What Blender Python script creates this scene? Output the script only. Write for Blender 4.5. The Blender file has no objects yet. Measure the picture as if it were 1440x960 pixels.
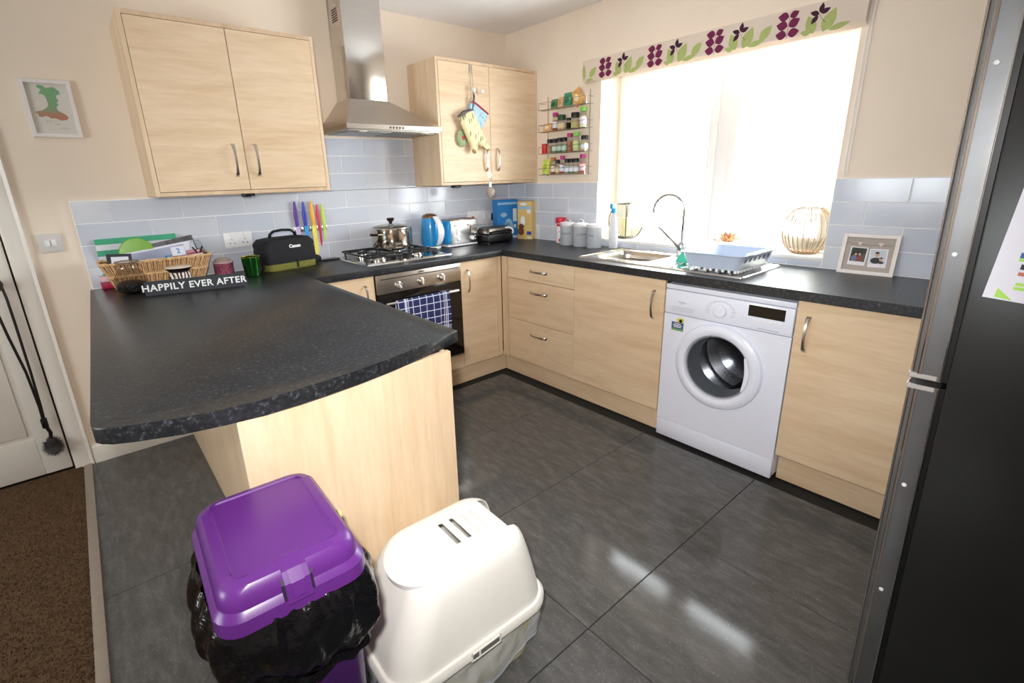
import bpy, bmesh, math, random
from math import sin, cos, pi, radians
from mathutils import Vector, Matrix, noise

# ------------------------------------------------------------------ camera, light, exposure
SC = bpy.context.scene
COL = SC.collection
cam_d = bpy.data.cameras.new('camera')
cam = bpy.data.objects.new('camera', cam_d)
COL.objects.link(cam)
YAW, PIT, ROL, FPX = 0.688292742, -0.298626647, -0.0304208335, 688.870273
_f = Vector((sin(YAW) * cos(PIT), cos(YAW) * cos(PIT), sin(PIT)))
_r = Vector((cos(YAW), -sin(YAW), 0))
_u = _r.cross(_f)
_R = _r * cos(ROL) + _u * sin(ROL)
_U = -_r * sin(ROL) + _u * cos(ROL)
cam.matrix_world = Matrix(((_R.x, _U.x, -_f.x, -2.77767486), (_R.y, _U.y, -_f.y, -3.14588680),
                           (_R.z, _U.z, -_f.z, 1.38492241), (0, 0, 0, 1)))
cam_d.sensor_fit = 'HORIZONTAL'
cam_d.sensor_width = 36.0
cam_d.lens = FPX / 1440 * 36.0
cam_d.shift_x = 23.7176 / 1440
cam_d.shift_y = -18.2945 / 1440
cam_d.clip_start = 0.02
SC.camera = cam

VS = SC.view_settings
SC.display_settings.display_device = 'sRGB'
VS.view_transform = 'Standard'
VS.look = 'None'
VS.gamma = 1.0
VS.use_curve_mapping = False
VS.exposure = 0.74

world = bpy.data.worlds.new('overcast_sky')
SC.world = world
world.use_nodes = True
_bg = world.node_tree.nodes['Background']
_bg.inputs['Color'].default_value = (0.93, 0.97, 1.0, 1)
_bg.inputs['Strength'].default_value = 11.5


def area(name, loc, direction, sx, sy, energy, color=(1, 1, 1), portal=False):
    d = bpy.data.lights.new(name, 'AREA')
    d.shape = 'RECTANGLE'
    d.size = sx
    d.size_y = sy
    d.energy = energy
    d.color = color
    if portal:
        d.cycles.is_portal = True
    o = bpy.data.objects.new(name, d)
    o.location = loc
    o.rotation_euler = Vector(direction).to_track_quat('-Z', 'Y').to_euler()
    COL.objects.link(o)
    return o


# daylight enters by the kitchen window and by the living room windows behind the camera (portals only steer the sampling)
area('kitchen_window_portal', (0.29, -1.63, 1.47), (-1, 0, 0), 1.44, 1.1, 1, portal=True)
area('living_window_portal', (-5.25, -1.55, 1.35), (1, 0, 0), 1.1, 0.9, 1, portal=True)


def lamp_flash(name, loc, aim, energy, radius, color, cone):
    d = bpy.data.lights.new(name, 'SPOT')
    d.energy = energy
    d.shadow_soft_size = radius
    d.color = color
    d.spot_size = radians(cone)
    d.spot_blend = 1.0
    o = bpy.data.objects.new(name, d)
    o.location = loc
    o.rotation_euler = (Vector(aim) - Vector(loc)).to_track_quat('-Z', 'Y').to_euler()
    COL.objects.link(o)
    return o


# the flash of the camera, a hand's breadth from the lens
lamp_flash('camera_flash', (-2.815, -3.10, 1.50), (-1.25, -1.35, 0.75), 98.0, 0.03, (1.0, 0.975, 0.95), 112)

# ------------------------------------------------------------------ materials
MATS = {}


def lin(c):
    return tuple((x / 255 / 12.92) if x / 255 <= 0.04045 else ((x / 255 + 0.055) / 1.055) ** 2.4 for x in c)


def pmat(name, rgb, rough=0.5, metal=0.0, spec=0.5, noise_amt=0.0, noise_scale=40.0, bump=0.0, coat=0.0,
         trans=0.0, ior=1.45, emit=0.0, alpha=1.0, stretch=None, bump_dist=0.002):
    """principled material; colour varied by a small procedural noise"""
    if name in MATS:
        return MATS[name]
    m = bpy.data.materials.new(name)
    m.use_nodes = True
    nt = m.node_tree
    b = nt.nodes['Principled BSDF']
    col = (*lin(rgb), 1)
    b.inputs['Base Color'].default_value = col
    b.inputs['Roughness'].default_value = rough
    b.inputs['Metallic'].default_value = metal
    b.inputs['Specular IOR Level'].default_value = spec
    b.inputs['Coat Weight'].default_value = coat
    b.inputs['Transmission Weight'].default_value = trans
    b.inputs['IOR'].default_value = ior
    b.inputs['Alpha'].default_value = alpha
    if emit:
        b.inputs['Emission Color'].default_value = col
        b.inputs['Emission Strength'].default_value = emit
    if noise_amt or bump:
        tc = nt.nodes.new('ShaderNodeTexCoord')
        mp = nt.nodes.new('ShaderNodeMapping')
        if stretch:
            mp.inputs['Scale'].default_value = stretch
        nz = nt.nodes.new('ShaderNodeTexNoise')
        nz.inputs['Scale'].default_value = noise_scale
        nz.inputs['Detail'].default_value = 4
        nt.links.new(tc.outputs['Object'], mp.inputs['Vector'])
        nt.links.new(mp.outputs['Vector'], nz.inputs['Vector'])
        if noise_amt:
            rp = nt.nodes.new('ShaderNodeValToRGB')
            rp.color_ramp.elements[0].position = 0.3
            rp.color_ramp.elements[1].position = 0.7
            rp.color_ramp.elements[0].color = tuple(c * (1 - noise_amt) for c in col[:3]) + (1,)
            rp.color_ramp.elements[1].color = tuple(min(1, c * (1 + noise_amt)) for c in col[:3]) + (1,)
            nt.links.new(nz.outputs['Fac'], rp.inputs['Fac'])
            nt.links.new(rp.outputs['Color'], b.inputs['Base Color'])
        if bump:
            bp = nt.nodes.new('ShaderNodeBump')
            bp.inputs['Strength'].default_value = bump
            bp.inputs['Distance'].default_value = bump_dist
            nt.links.new(nz.outputs['Fac'], bp.inputs['Height'])
            nt.links.new(bp.outputs['Normal'], b.inputs['Normal'])
    MATS[name] = m
    return m


def nodes(name):
    m = bpy.data.materials.new(name)
    m.use_nodes = True
    MATS[name] = m
    nt = m.node_tree
    return m, nt, nt.nodes['Principled BSDF']


def N(nt, kind, **kw):
    n = nt.nodes.new('ShaderNode' + kind)
    for k, v in kw.items():
        if k in n.inputs:
            n.inputs[k].default_value = v
        else:
            setattr(n, k, v)
    return n


def ramp(nt, stops):
    r = nt.nodes.new('ShaderNodeValToRGB')
    cr = r.color_ramp
    while len(cr.elements) < len(stops):
        cr.elements.new(0.5)
    for e, (p, c) in zip(cr.elements, stops):
        e.position = p
        e.color = (*c, 1)
    return r


def wood(name, scale, light=(233, 209, 178), mid=(227, 201, 168), dark=(217, 188, 152)):
    m, nt, b = nodes(name)
    tc = N(nt, 'TexCoord')
    oi = N(nt, 'ObjectInfo')
    ad = N(nt, 'VectorMath', operation='ADD')
    mp = N(nt, 'Mapping')
    mp.inputs['Scale'].default_value = scale
    nt.links.new(tc.outputs['Object'], ad.inputs[0])
    mul = N(nt, 'VectorMath', operation='SCALE')
    mul.inputs[0].default_value = (3.1, 4.7, 5.3)
    nt.links.new(oi.outputs['Random'], mul.inputs['Scale'])
    nt.links.new(mul.outputs[0], ad.inputs[1])
    nt.links.new(ad.outputs[0], mp.inputs['Vector'])
    n1 = N(nt, 'TexNoise', Scale=2.2, Detail=6.0, Roughness=0.6, Distortion=0.5)
    nt.links.new(mp.outputs[0], n1.inputs['Vector'])
    n2 = N(nt, 'TexNoise', Scale=13.0, Detail=3.0, Roughness=0.7)
    nt.links.new(mp.outputs[0], n2.inputs['Vector'])
    r1 = ramp(nt, [(0.3, lin(dark)), (0.5, lin(mid)), (0.68, lin(light))])
    nt.links.new(n1.outputs['Fac'], r1.inputs['Fac'])
    r2 = ramp(nt, [(0.35, (0.945, 0.94, 0.93)), (0.6, (1, 1, 1))])
    nt.links.new(n2.outputs['Fac'], r2.inputs['Fac'])
    mx = N(nt, 'Mix', data_type='RGBA', blend_type='MULTIPLY')
    mx.inputs['Factor'].default_value = 1.0
    nt.links.new(r1.outputs['Color'], mx.inputs['A'])
    nt.links.new(r2.outputs['Color'], mx.inputs['B'])
    nt.links.new(mx.outputs['Result'], b.inputs['Base Color'])
    b.inputs['Roughness'].default_value = 0.42
    b.inputs['Specular IOR Level'].default_value = 0.35
    return m


M_WOODH = wood('oak_laminate_horizontal_grain', (1.0, 1.0, 9.0))
M_WOODV = wood('oak_laminate_vertical_grain', (9.0, 9.0, 0.8))
M_WOODE = wood('oak_edge_strip', (6.0, 6.0, 2.0), (226, 200, 170), (216, 188, 156), (204, 174, 140))

M_WALL = pmat('peach_wall_paint', (240, 225, 207), 0.75, spec=0.25, noise_amt=0.03, noise_scale=3, bump=0.05)
M_CEIL = pmat('white_ceiling_paint', (247, 244, 243), 0.85, spec=0.2, noise_amt=0.02, noise_scale=2)
M_WHITEP = pmat('white_gloss_paint', (236, 229, 219), 0.35, noise_amt=0.01, noise_scale=8)
M_UPVC = pmat('white_upvc', (242, 240, 238), 0.3, noise_amt=0.01)
M_GROUT = pmat('white_grout', (246, 244, 245), 0.8, noise_amt=0.04, noise_scale=90)
M_STEEL = pmat('brushed_steel', (196, 188, 178), 0.32, 1.0, noise_amt=0.06, noise_scale=6, stretch=(1, 1, 40))
M_STEELV = pmat('polished_steel', (216, 213, 208), 0.16, 1.0, noise_amt=0.03, noise_scale=5, stretch=(1, 1, 20))
M_CHROME = pmat('chrome', (225, 225, 225), 0.06, 1.0, noise_amt=0.02)
M_HANDLE = pmat('satin_nickel', (198, 192, 184), 0.27, 1.0, noise_amt=0.04)
M_BLACK = pmat('black_plastic', (20, 20, 21), 0.35, noise_amt=0.1)
M_IRON = pmat('black_cast_iron', (22, 22, 23), 0.45, noise_amt=0.2, noise_scale=200, bump=0.2)
M_DARKGAP = pmat('dark_gap', (60, 46, 34), 0.9, noise_amt=0.05)
M_WHITE = pmat('white_plastic', (238, 238, 240), 0.32, noise_amt=0.01)
M_WHITEGOODS = pmat('white_enamel', (234, 238, 252), 0.25, noise_amt=0.01, coat=0.3)
M_DARKGLASS = pmat('dark_oven_glass', (24, 20, 17), 0.06, spec=0.6, noise_amt=0.1)
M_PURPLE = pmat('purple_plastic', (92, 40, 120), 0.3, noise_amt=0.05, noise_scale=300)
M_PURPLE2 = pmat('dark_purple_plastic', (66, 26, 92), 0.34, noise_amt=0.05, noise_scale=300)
M_CREAM = pmat('cream_plastic', (236, 233, 226), 0.33, noise_amt=0.01)
M_CREAMLID = pmat('white_lid_plastic', (240, 238, 238), 0.3, noise_amt=0.01)
M_BAG = pmat('black_bin_liner', (12, 12, 15), 0.14, spec=0.5, noise_amt=0.2, noise_scale=45, bump=0.7, bump_dist=0.008)


def mat_tile():
    m, nt, b = nodes('pale_blue_grey_glazed_tile')
    oi = N(nt, 'ObjectInfo')
    r = ramp(nt, [(0.0, lin((202, 208, 221))), (0.5, lin((207, 212, 223))), (1.0, lin((212, 216, 224)))])
    nt.links.new(oi.outputs['Random'], r.inputs['Fac'])
    tc = N(nt, 'TexCoord')
    n1 = N(nt, 'TexNoise', Scale=6.0, Detail=3.0)
    nt.links.new(tc.outputs['Object'], n1.inputs['Vector'])
    r2 = ramp(nt, [(0.3, (0.94, 0.95, 0.96)), (0.7, (1, 1, 1))])
    nt.links.new(n1.outputs['Fac'], r2.inputs['Fac'])
    mx = N(nt, 'Mix', data_type='RGBA', blend_type='MULTIPLY')
    mx.inputs['Factor'].default_value = 1
    nt.links.new(r.outputs['Color'], mx.inputs['A'])
    nt.links.new(r2.outputs['Color'], mx.inputs['B'])
    nt.links.new(mx.outputs['Result'], b.inputs['Base Color'])
    b.inputs['Roughness'].default_value = 0.13
    bp = N(nt, 'Bump', Strength=0.08, Distance=0.004)
    n2 = N(nt, 'TexNoise', Scale=14.0, Detail=1.0)
    nt.links.new(tc.outputs['Object'], n2.inputs['Vector'])
    nt.links.new(n2.outputs['Fac'], bp.inputs['Height'])
    nt.links.new(bp.outputs['Normal'], b.inputs['Normal'])
    return m


def mat_worktop():
    m, nt, b = nodes('charcoal_speckled_laminate')
    tc = N(nt, 'TexCoord')
    n1 = N(nt, 'TexNoise', Scale=90.0, Detail=5.0, Roughness=0.7)
    n2 = N(nt, 'TexNoise', Scale=9.0, Detail=4.0, Roughness=0.6)
    n3 = N(nt, 'TexNoise', Scale=260.0, Detail=2.0)
    for n in (n1, n2, n3):
        nt.links.new(tc.outputs['Object'], n.inputs['Vector'])
    r1 = ramp(nt, [(0.42, lin((28, 30, 33))), (0.57, lin((43, 45, 48))), (0.70, lin((92, 96, 102)))])
    nt.links.new(n1.outputs['Fac'], r1.inputs['Fac'])
    r2 = ramp(nt, [(0.35, (0.75, 0.76, 0.8)), (0.7, (1.15, 1.12, 1.1))])
    nt.links.new(n2.outputs['Fac'], r2.inputs['Fac'])
    mx = N(nt, 'Mix', data_type='RGBA', blend_type='MULTIPLY')
    mx.inputs['Factor'].default_value = 1
    nt.links.new(r1.outputs['Color'], mx.inputs['A'])
    nt.links.new(r2.outputs['Color'], mx.inputs['B'])
    nt.links.new(mx.outputs['Result'], b.inputs['Base Color'])
    b.inputs['Roughness'].default_value = 0.36
    b.inputs['Specular IOR Level'].default_value = 0.5
    bp = N(nt, 'Bump', Strength=0.15, Distance=0.0006)
    nt.links.new(n3.outputs['Fac'], bp.inputs['Height'])
    nt.links.new(bp.outputs['Normal'], b.inputs['Normal'])
    return m


def mat_floor():
    m, nt, b = nodes('dark_slate_floor_tile')
    tc = N(nt, 'TexCoord')
    oi = N(nt, 'ObjectInfo')
    ad = N(nt, 'VectorMath', operation='ADD')
    sc = N(nt, 'VectorMath', operation='SCALE')
    sc.inputs[0].default_value = (7.0, 3.0, 0)
    nt.links.new(oi.outputs['Random'], sc.inputs['Scale'])
    nt.links.new(tc.outputs['Object'], ad.inputs[0])
    nt.links.new(sc.outputs[0], ad.inputs[1])
    mp = N(nt, 'Mapping')
    mp.inputs['Scale'].default_value = (1.0, 0.3, 1.0)
    nt.links.new(ad.outputs[0], mp.inputs['Vector'])
    n1 = N(nt, 'TexNoise', Scale=30.0, Detail=8.0, Roughness=0.7)
    nt.links.new(mp.outputs[0], n1.inputs['Vector'])
    r1 = ramp(nt, [(0.3, lin((80, 79, 78))), (0.5, lin((92, 91, 90))), (0.72, lin((112, 111, 110)))])
    nt.links.new(n1.outputs['Fac'], r1.inputs['Fac'])
    n2 = N(nt, 'TexNoise', Scale=150.0, Detail=3.0, Roughness=0.75)
    nt.links.new(ad.outputs[0], n2.inputs['Vector'])
    r2 = ramp(nt, [(0.61, (0, 0, 0)), (0.70, (0.20, 0.20, 0.195))])
    nt.links.new(n2.outputs['Fac'], r2.inputs['Fac'])
    mx = N(nt, 'Mix', data_type='RGBA', blend_type='ADD')
    mx.inputs['Factor'].default_value = 1
    nt.links.new(r1.outputs['Color'], mx.inputs['A'])
    nt.links.new(r2.outputs['Color'], mx.inputs['B'])
    nt.links.new(mx.outputs['Result'], b.inputs['Base Color'])
    n3 = N(nt, 'TexNoise', Scale=4.0, Detail=5.0)
    nt.links.new(ad.outputs[0], n3.inputs['Vector'])
    mr = N(nt, 'MapRange')
    mr.inputs['To Min'].default_value = 0.07
    mr.inputs['To Max'].default_value = 0.13
    b.inputs['Specular IOR Level'].default_value = 0.26
    nt.links.new(n3.outputs['Fac'], mr.inputs['Value'])
    nt.links.new(mr.outputs['Result'], b.inputs['Roughness'])
    bp = N(nt, 'Bump', Strength=0.02, Distance=0.002)
    nt.links.new(n3.outputs['Fac'], bp.inputs['Height'])
    nt.links.new(bp.outputs['Normal'], b.inputs['Normal'])
    return m


def mat_glass(name, tint=(1, 1, 1), rough=0.0, fres=1.45):
    """thin clear sheet: see-through with a mirror share that grows at grazing angles"""
    m = bpy.data.materials.new(name)
    m.use_nodes = True
    MATS[name] = m
    nt = m.node_tree
    nt.nodes.clear()
    out = nt.nodes.new('ShaderNodeOutputMaterial')
    tr = nt.nodes.new('ShaderNodeBsdfTransparent')
    tr.inputs['Color'].default_value = (*tint, 1)
    gl = nt.nodes.new('ShaderNodeBsdfGlossy')
    gl.inputs['Roughness'].default_value = rough
    fr = nt.nodes.new('ShaderNodeFresnel')
    fr.inputs['IOR'].default_value = fres
    mx = nt.nodes.new('ShaderNodeMixShader')
    ge = nt.nodes.new('ShaderNodeNewGeometry')
    mu = nt.nodes.new('ShaderNodeMath')
    mu.operation = 'MULTIPLY_ADD'           # mirror share only where the ray enters the sheet
    mu.inputs[1].default_value = -1.0
    nt.links.new(ge.outputs['Backfacing'], mu.inputs[0])
    mu.inputs[2].default_value = 1.0
    m2 = nt.nodes.new('ShaderNodeMath')
    m2.operation = 'MULTIPLY'
    nt.links.new(mu.outputs[0], m2.inputs[0])
    nt.links.new(fr.outputs[0], m2.inputs[1])
    nt.links.new(m2.outputs[0], mx.inputs[0])
    nt.links.new(tr.outputs[0], mx.inputs[1])
    nt.links.new(gl.outputs[0], mx.inputs[2])
    nt.links.new(mx.outputs[0], out.inputs['Surface'])
    return m


M_TILE = mat_tile()
M_WORK = mat_worktop()
M_FLOOR = mat_floor()
M_PANE = mat_glass('clear_window_glass', (0.97, 0.98, 0.98))
M_GLASS = mat_glass('clear_glassware', (0.86, 0.88, 0.87), 0.02, 1.5)
M_CLEARBAG = pmat('clear_liner_film', (226, 232, 240), 0.16, spec=0.8, alpha=0.42, noise_amt=0.04, noise_scale=30, bump=0.7, bump_dist=0.006)
M_CARPET = pmat('brown_carpet', (104, 82, 62), 0.95, spec=0.1, noise_amt=0.22, noise_scale=160, bump=0.9, bump_dist=0.006)

# ------------------------------------------------------------------ mesh builder
OFF = {}      # object name -> offset of its root (for things modelled in room coordinates)
FS = Matrix(((1, 0, 0), (0, 0, -1), (0, 1, 0))).to_4x4()    # local xyz (right, up, out) -> facing -y
FW = Matrix(((0, 0, -1), (-1, 0, 0), (0, 1, 0))).to_4x4()   # facing -x


class MB:
    def __init__(s):
        s.v = []
        s.f = []

    def add(s, vs, fs, M=None):
        o = len(s.v)
        s.v += [tuple(M @ Vector(v)) for v in vs] if M is not None else [tuple(v) for v in vs]
        s.f += [tuple(i + o for i in f) for f in fs]
        return s

    def box(s, x0, x1, y0, y1, z0, z1, bev=0.0, seg=2, M=None):
        x0, x1 = min(x0, x1), max(x0, x1)
        y0, y1 = min(y0, y1), max(y0, y1)
        z0, z1 = min(z0, z1), max(z0, z1)
        vs = [(x0, y0, z0), (x1, y0, z0), (x1, y1, z0), (x0, y1, z0), (x0, y0, z1), (x1, y0, z1), (x1, y1, z1), (x0, y1, z1)]
        fs = [(0, 3, 2, 1), (4, 5, 6, 7), (0, 1, 5, 4), (1, 2, 6, 5), (2, 3, 7, 6), (3, 0, 4, 7)]
        if bev <= 0:
            return s.add(vs, fs, M)
        bm = bmesh.new()
        bv = [bm.verts.new(v) for v in vs]
        for f in fs:
            bm.faces.new([bv[i] for i in f])
        bmesh.ops.bevel(bm, geom=list(bm.edges), offset=bev, segments=seg, affect='EDGES', profile=0.5)
        bm.verts.index_update()
        s.add([v.co.copy() for v in bm.verts], [[v.index for v in f.verts] for f in bm.faces], M)
        bm.free()
        return s

    def prism(s, pts, z0, z1, bev=0.0, seg=2, M=None):
        n = len(pts)
        a = sum(pts[i][0] * pts[(i + 1) % n][1] - pts[(i + 1) % n][0] * pts[i][1] for i in range(n))
        if a < 0:
            pts = pts[::-1]
        vs = [(x, y, z0) for x, y in pts] + [(x, y, z1) for x, y in pts]
        fs = [tuple(range(n))[::-1], tuple(range(n, 2 * n))] + [(i, (i + 1) % n, n + (i + 1) % n, n + i) for i in range(n)]
        if bev <= 0:
            return s.add(vs, fs, M)
        bm = bmesh.new()
        bv = [bm.verts.new(v) for v in vs]
        for f in fs:
            bm.faces.new([bv[i] for i in f])
        ed = [e for e in bm.edges if abs(e.verts[0].co.z - e.verts[1].co.z) < 1e-6]
        bmesh.ops.bevel(bm, geom=ed, offset=bev, segments=seg, affect='EDGES', profile=0.5)
        bm.verts.index_update()
        s.add([v.co.copy() for v in bm.verts], [[v.index for v in f.verts] for f in bm.faces], M)
        bm.free()
        return s

    def lathe(s, prof, n=24, M=None, cap=True):
        vs, fs = [], []
        k = len(prof)
        for i in range(n):
            a = 2 * pi * i / n
            for r, z in prof:
                vs.append((r * cos(a), r * sin(a), z))
        for i in range(n):
            j = (i + 1) % n
            for q in range(k - 1):
                fs.append((i * k + q, j * k + q, j * k + q + 1, i * k + q + 1))
        if cap:
            if prof[0][0] > 1e-6:
                fs.append(tuple(i * k for i in range(n))[::-1])
            if prof[-1][0] > 1e-6:
                fs.append(tuple(i * k + k - 1 for i in range(n)))
        return s.add(vs, fs, M)

    def cyl(s, p0, p1, r, n=16, r1=None):
        p0, p1 = Vector(p0), Vector(p1)
        d = p1 - p0
        M = Matrix.Translation(p0) @ d.to_track_quat('Z', 'Y').to_matrix().to_4x4()
        return s.lathe([(r, 0), (r if r1 is None else r1, d.length)], n, M)

    def tube(s, path, r, n=8, closed=False):
        path = [Vector(p) for p in path]
        m = len(path)
        rr = r if isinstance(r, (list, tuple)) else [r] * m
        vs, fs = [], []
        up = None
        for i, p in enumerate(path):
            if closed:
                t = path[(i + 1) % m] - path[i - 1]
            else:
                t = path[min(i + 1, m - 1)] - path[max(i - 1, 0)]
            t.normalize()
            if up is None:
                up = Vector((0, 0, 1)) if abs(t.z) < 0.9 else Vector((1, 0, 0))
            a = t.cross(up)
            if a.length < 1e-5:
                a = t.cross(Vector((0, 1, 0)))
            a.normalize()
            b = a.cross(t)
            up = b
            for k in range(n):
                q = 2 * pi * k / n
                vs.append(p + (a * cos(q) + b * sin(q)) * rr[i])
        for i in range(m if closed else m - 1):
            j = (i + 1) % m
            for k in range(n):
                l = (k + 1) % n
                fs.append((i * n + k, i * n + l, j * n + l, j * n + k))
        if not closed:
            fs.append(tuple(range(n))[::-1])
            fs.append(tuple((m - 1) * n + k for k in range(n)))
        return s.add(vs, fs)

    def loft(s, rings, cap0=True, cap1=True, closed=True, M=None):
        k = len(rings[0])
        vs = [v for r in rings for v in r]
        fs = []
        for i in range(len(rings) - 1):
            for q in range(k if closed else k - 1):
                w = (q + 1) % k
                fs.append((i * k + q, i * k + w, (i + 1) * k + w, (i + 1) * k + q))
        if cap0:
            fs.append(tuple(range(k))[::-1])
        if cap1:
            fs.append(tuple(range((len(rings) - 1) * k, len(rings) * k)))
        return s.add(vs, fs, M)

    def sphere(s, c, r, n=16, m=10, sc=(1, 1, 1), M=None):
        T = Matrix.Translation(Vector(c)) @ Matrix.Diagonal((*sc, 1))
        if M is not None:
            T = M @ T
        return s.lathe([(r * sin(pi * i / m), -r * cos(pi * i / m)) for i in range(m + 1)], n, T)

    def build(s, name, mat, parent=None, sharp=35, smooth=True, mats=None):
        off = OFF.get(parent.name, Vector()) if parent else Vector()
        me = bpy.data.meshes.new(name)
        me.from_pydata([tuple(Vector(v) - off) for v in s.v], [], s.f)
        bm = bmesh.new()
        bm.from_mesh(me)
        bmesh.ops.remove_doubles(bm, verts=bm.verts, dist=1e-6)
        bmesh.ops.recalc_face_normals(bm, faces=bm.faces)
        if smooth:
            lim = radians(sharp)
            for f in bm.faces:
                f.smooth = True
            for e in bm.edges:
                if len(e.link_faces) > 2 or (len(e.link_faces) == 2 and e.calc_face_angle(0) > lim):
                    e.smooth = False
        bm.to_mesh(me)
        bm.free()
        me.materials.append(mat)
        o = bpy.data.objects.new(name, me)
        COL.objects.link(o)
        if parent:
            o.parent = parent
            OFF[o.name] = off
        return o


def tag(o, label=None, cat=None, group=None, kind=None):
    if label:
        o['label'] = label
    if cat:
        o['category'] = cat
    if group:
        o['group'] = group
    if kind:
        o['kind'] = kind
    return o


def thing(name, label, cat, loc, rotz=0.0, group=None, world=False, rot=None):
    o = bpy.data.objects.new(name, None)
    o.empty_display_size = 0.05
    COL.objects.link(o)
    o.location = loc
    o.rotation_euler = rot if rot else (0, 0, rotz)
    OFF[o.name] = Vector(loc) if world else Vector()
    return tag(o, label, cat, group)


def struct(o, label=None):
    o['kind'] = 'structure'
    if label:
        o['label'] = label
    return o


def link_copy(src, parent, name=None, loc=None):
    c = src.copy()
    if name:
        c.name = name
    COL.objects.link(c)
    if parent:
        c.parent = parent
        OFF[c.name] = OFF.get(parent.name, Vector())
    if loc is not None:
        c.location = loc
    return c


def text(name, body, size, mat, parent, M, depth=0.001, align='CENTER', bold=0.0, space=1.0):
    cu = bpy.data.curves.new(name, 'FONT')
    cu.body = body
    cu.size = size
    cu.extrude = depth / 2
    cu.align_x = align
    cu.align_y = 'CENTER'
    cu.offset = bold
    cu.space_character = space
    cu.resolution_u = 3
    t = bpy.data.objects.new(name, cu)
    COL.objects.link(t)
    dg = bpy.context.evaluated_depsgraph_get()
    me = bpy.data.meshes.new_from_object(t.evaluated_get(dg))
    bpy.data.objects.remove(t)
    off = OFF.get(parent.name, Vector())
    me.transform(Matrix.Translation(-off) @ M)
    me.materials.clear()
    me.materials.append(mat)
    o = bpy.data.objects.new(name, me)
    COL.objects.link(o)
    o.parent = parent
    OFF[o.name] = off
    return o


def bake(o, cutters=()):
    """apply an object's modifiers into its mesh, drop the cutters"""
    dg = bpy.context.evaluated_depsgraph_get()
    me = bpy.data.meshes.new_from_object(o.evaluated_get(dg))
    o.modifiers.clear()
    o.data = me
    for c in cutters:
        bpy.data.objects.remove(c)
    return o


def rrect(x0, x1, y0, y1, r, n=5):
    """rounded rectangle outline, counter-clockwise"""
    out = []
    for cx, cy, a0 in ((x1 - r, y1 - r, 0), (x0 + r, y1 - r, 90), (x0 + r, y0 + r, 180), (x1 - r, y0 + r, 270)):
        for i in range(n + 1):
            a = radians(a0 + 90 * i / n)
            out.append((cx + r * cos(a), cy + r * sin(a)))
    return out


def T3(x, y, z):
    return Matrix.Translation((x, y, z))

# ================================================================== THE SETTING
CEIL = 2.41
DX0, DX1, DZ = -3.84, -3.055, 2.02          # door opening in the left wall
b = MB()
b.box(DX1, 0.3, 0, 0.14, 0, CEIL).box(-5.2, DX0, 0, 0.14, 0, CEIL).box(DX0, DX1, 0, 0.14, DZ, CEIL)
wall_left = struct(b.build('wall_left', M_WALL, smooth=False), 'peach painted wall with the hob, the cupboards and the white door')
WY0, WY1, WZ0, WZ1 = -0.925, -2.328, 0.962, 2.02     # kitchen window reveal
b = MB()
b.box(0, 0.3, WY0, 0, 0, CEIL).box(0, 0.3, -3.9, WY1, 0, CEIL).box(0, 0.3, WY1, WY0, 0, WZ0 - 0.02).box(0, 0.3, WY1, WY0, WZ1, CEIL)
wall_right = struct(b.build('wall_right', M_WALL, smooth=False), 'peach painted wall around the kitchen window')
b = MB().box(-1.62, 0, -3.9, -3.76, 0, CEIL)
wall_near = struct(b.build('wall_near', M_WALL, smooth=False), 'peach painted wall behind the fridge freezer')
b = MB().box(-0.14, 0, -5.2, -3.9, 0, CEIL)
struct(b.build('wall_lounge', M_WALL, smooth=False), 'peach painted lounge wall')
# far lounge walls, behind the camera, one with a window
b = MB()
b.box(-5.34, -5.2, -1.0, 0.14, 0, CEIL).box(-5.34, -5.2, -5.34, -2.1, 0, CEIL).box(-5.34, -5.2, -2.1, -1.0, 0, 0.9).box(-5.34, -5.2, -2.1, -1.0, 1.8, CEIL)
struct(b.build('wall_far', M_WALL, smooth=False), 'lounge wall with a two-pane window')
b = MB().box(-5.2, 0, -5.34, -5.2, 0, CEIL)
struct(b.build('wall_back', M_WALL, smooth=False), 'plain lounge wall')
b = MB().box(-5.34, 0.3, -5.34, 0.14, CEIL, CEIL + 0.1)
struct(b.build('ceiling', M_CEIL, smooth=False), 'plain white ceiling')

# floor: slab, tiles, threshold, carpet
b = MB().box(-5.34, 0.3, -5.34, 0.14, -0.12, -0.007)
floor = struct(b.build('floor', pmat('dark_floor_grout', (34, 33, 32), 0.8, noise_amt=0.1), smooth=False), 'dark grey tiled kitchen floor')
tile_b = MB().box(-0.2985, 0.2985, -0.2985, 0.2985, -0.0065, 0.0, 0.0012, 1)
t0 = tile_b.build('tile', M_FLOOR, floor, smooth=False)
first = True
for i in range(4):
    for j in range(7):
        cx, cy = -2.7 + 0.6 * i, -0.28 - 0.6 * j
        if cy > -0.3 and i == 3:
            continue
        t = t0 if first else link_copy(t0, floor)
        first = False
        t.location = (cx, cy, 0)
b = MB().prism([(-2.987, 0), (-2.987, -4.18), (-3.022, -4.18), (-3.022, 0)], -0.006, 0.007, 0.003, 2)
struct(b.build('trim_1', pmat('grey_threshold_strip', (168, 158, 146), 0.4, 0.3, noise_amt=0.05)), 'pale metal threshold strip between carpet and tiles')
b = MB().box(-5.2, -3.02, -5.2, -0.0, -0.007, 0.002).box(-3.02, -0.0, -5.2, -4.18, -0.007, 0.002)
carpet = struct(b.build('floor_carpet', M_CARPET, smooth=False), 'brown short pile carpet beside the tiled floor')
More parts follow.
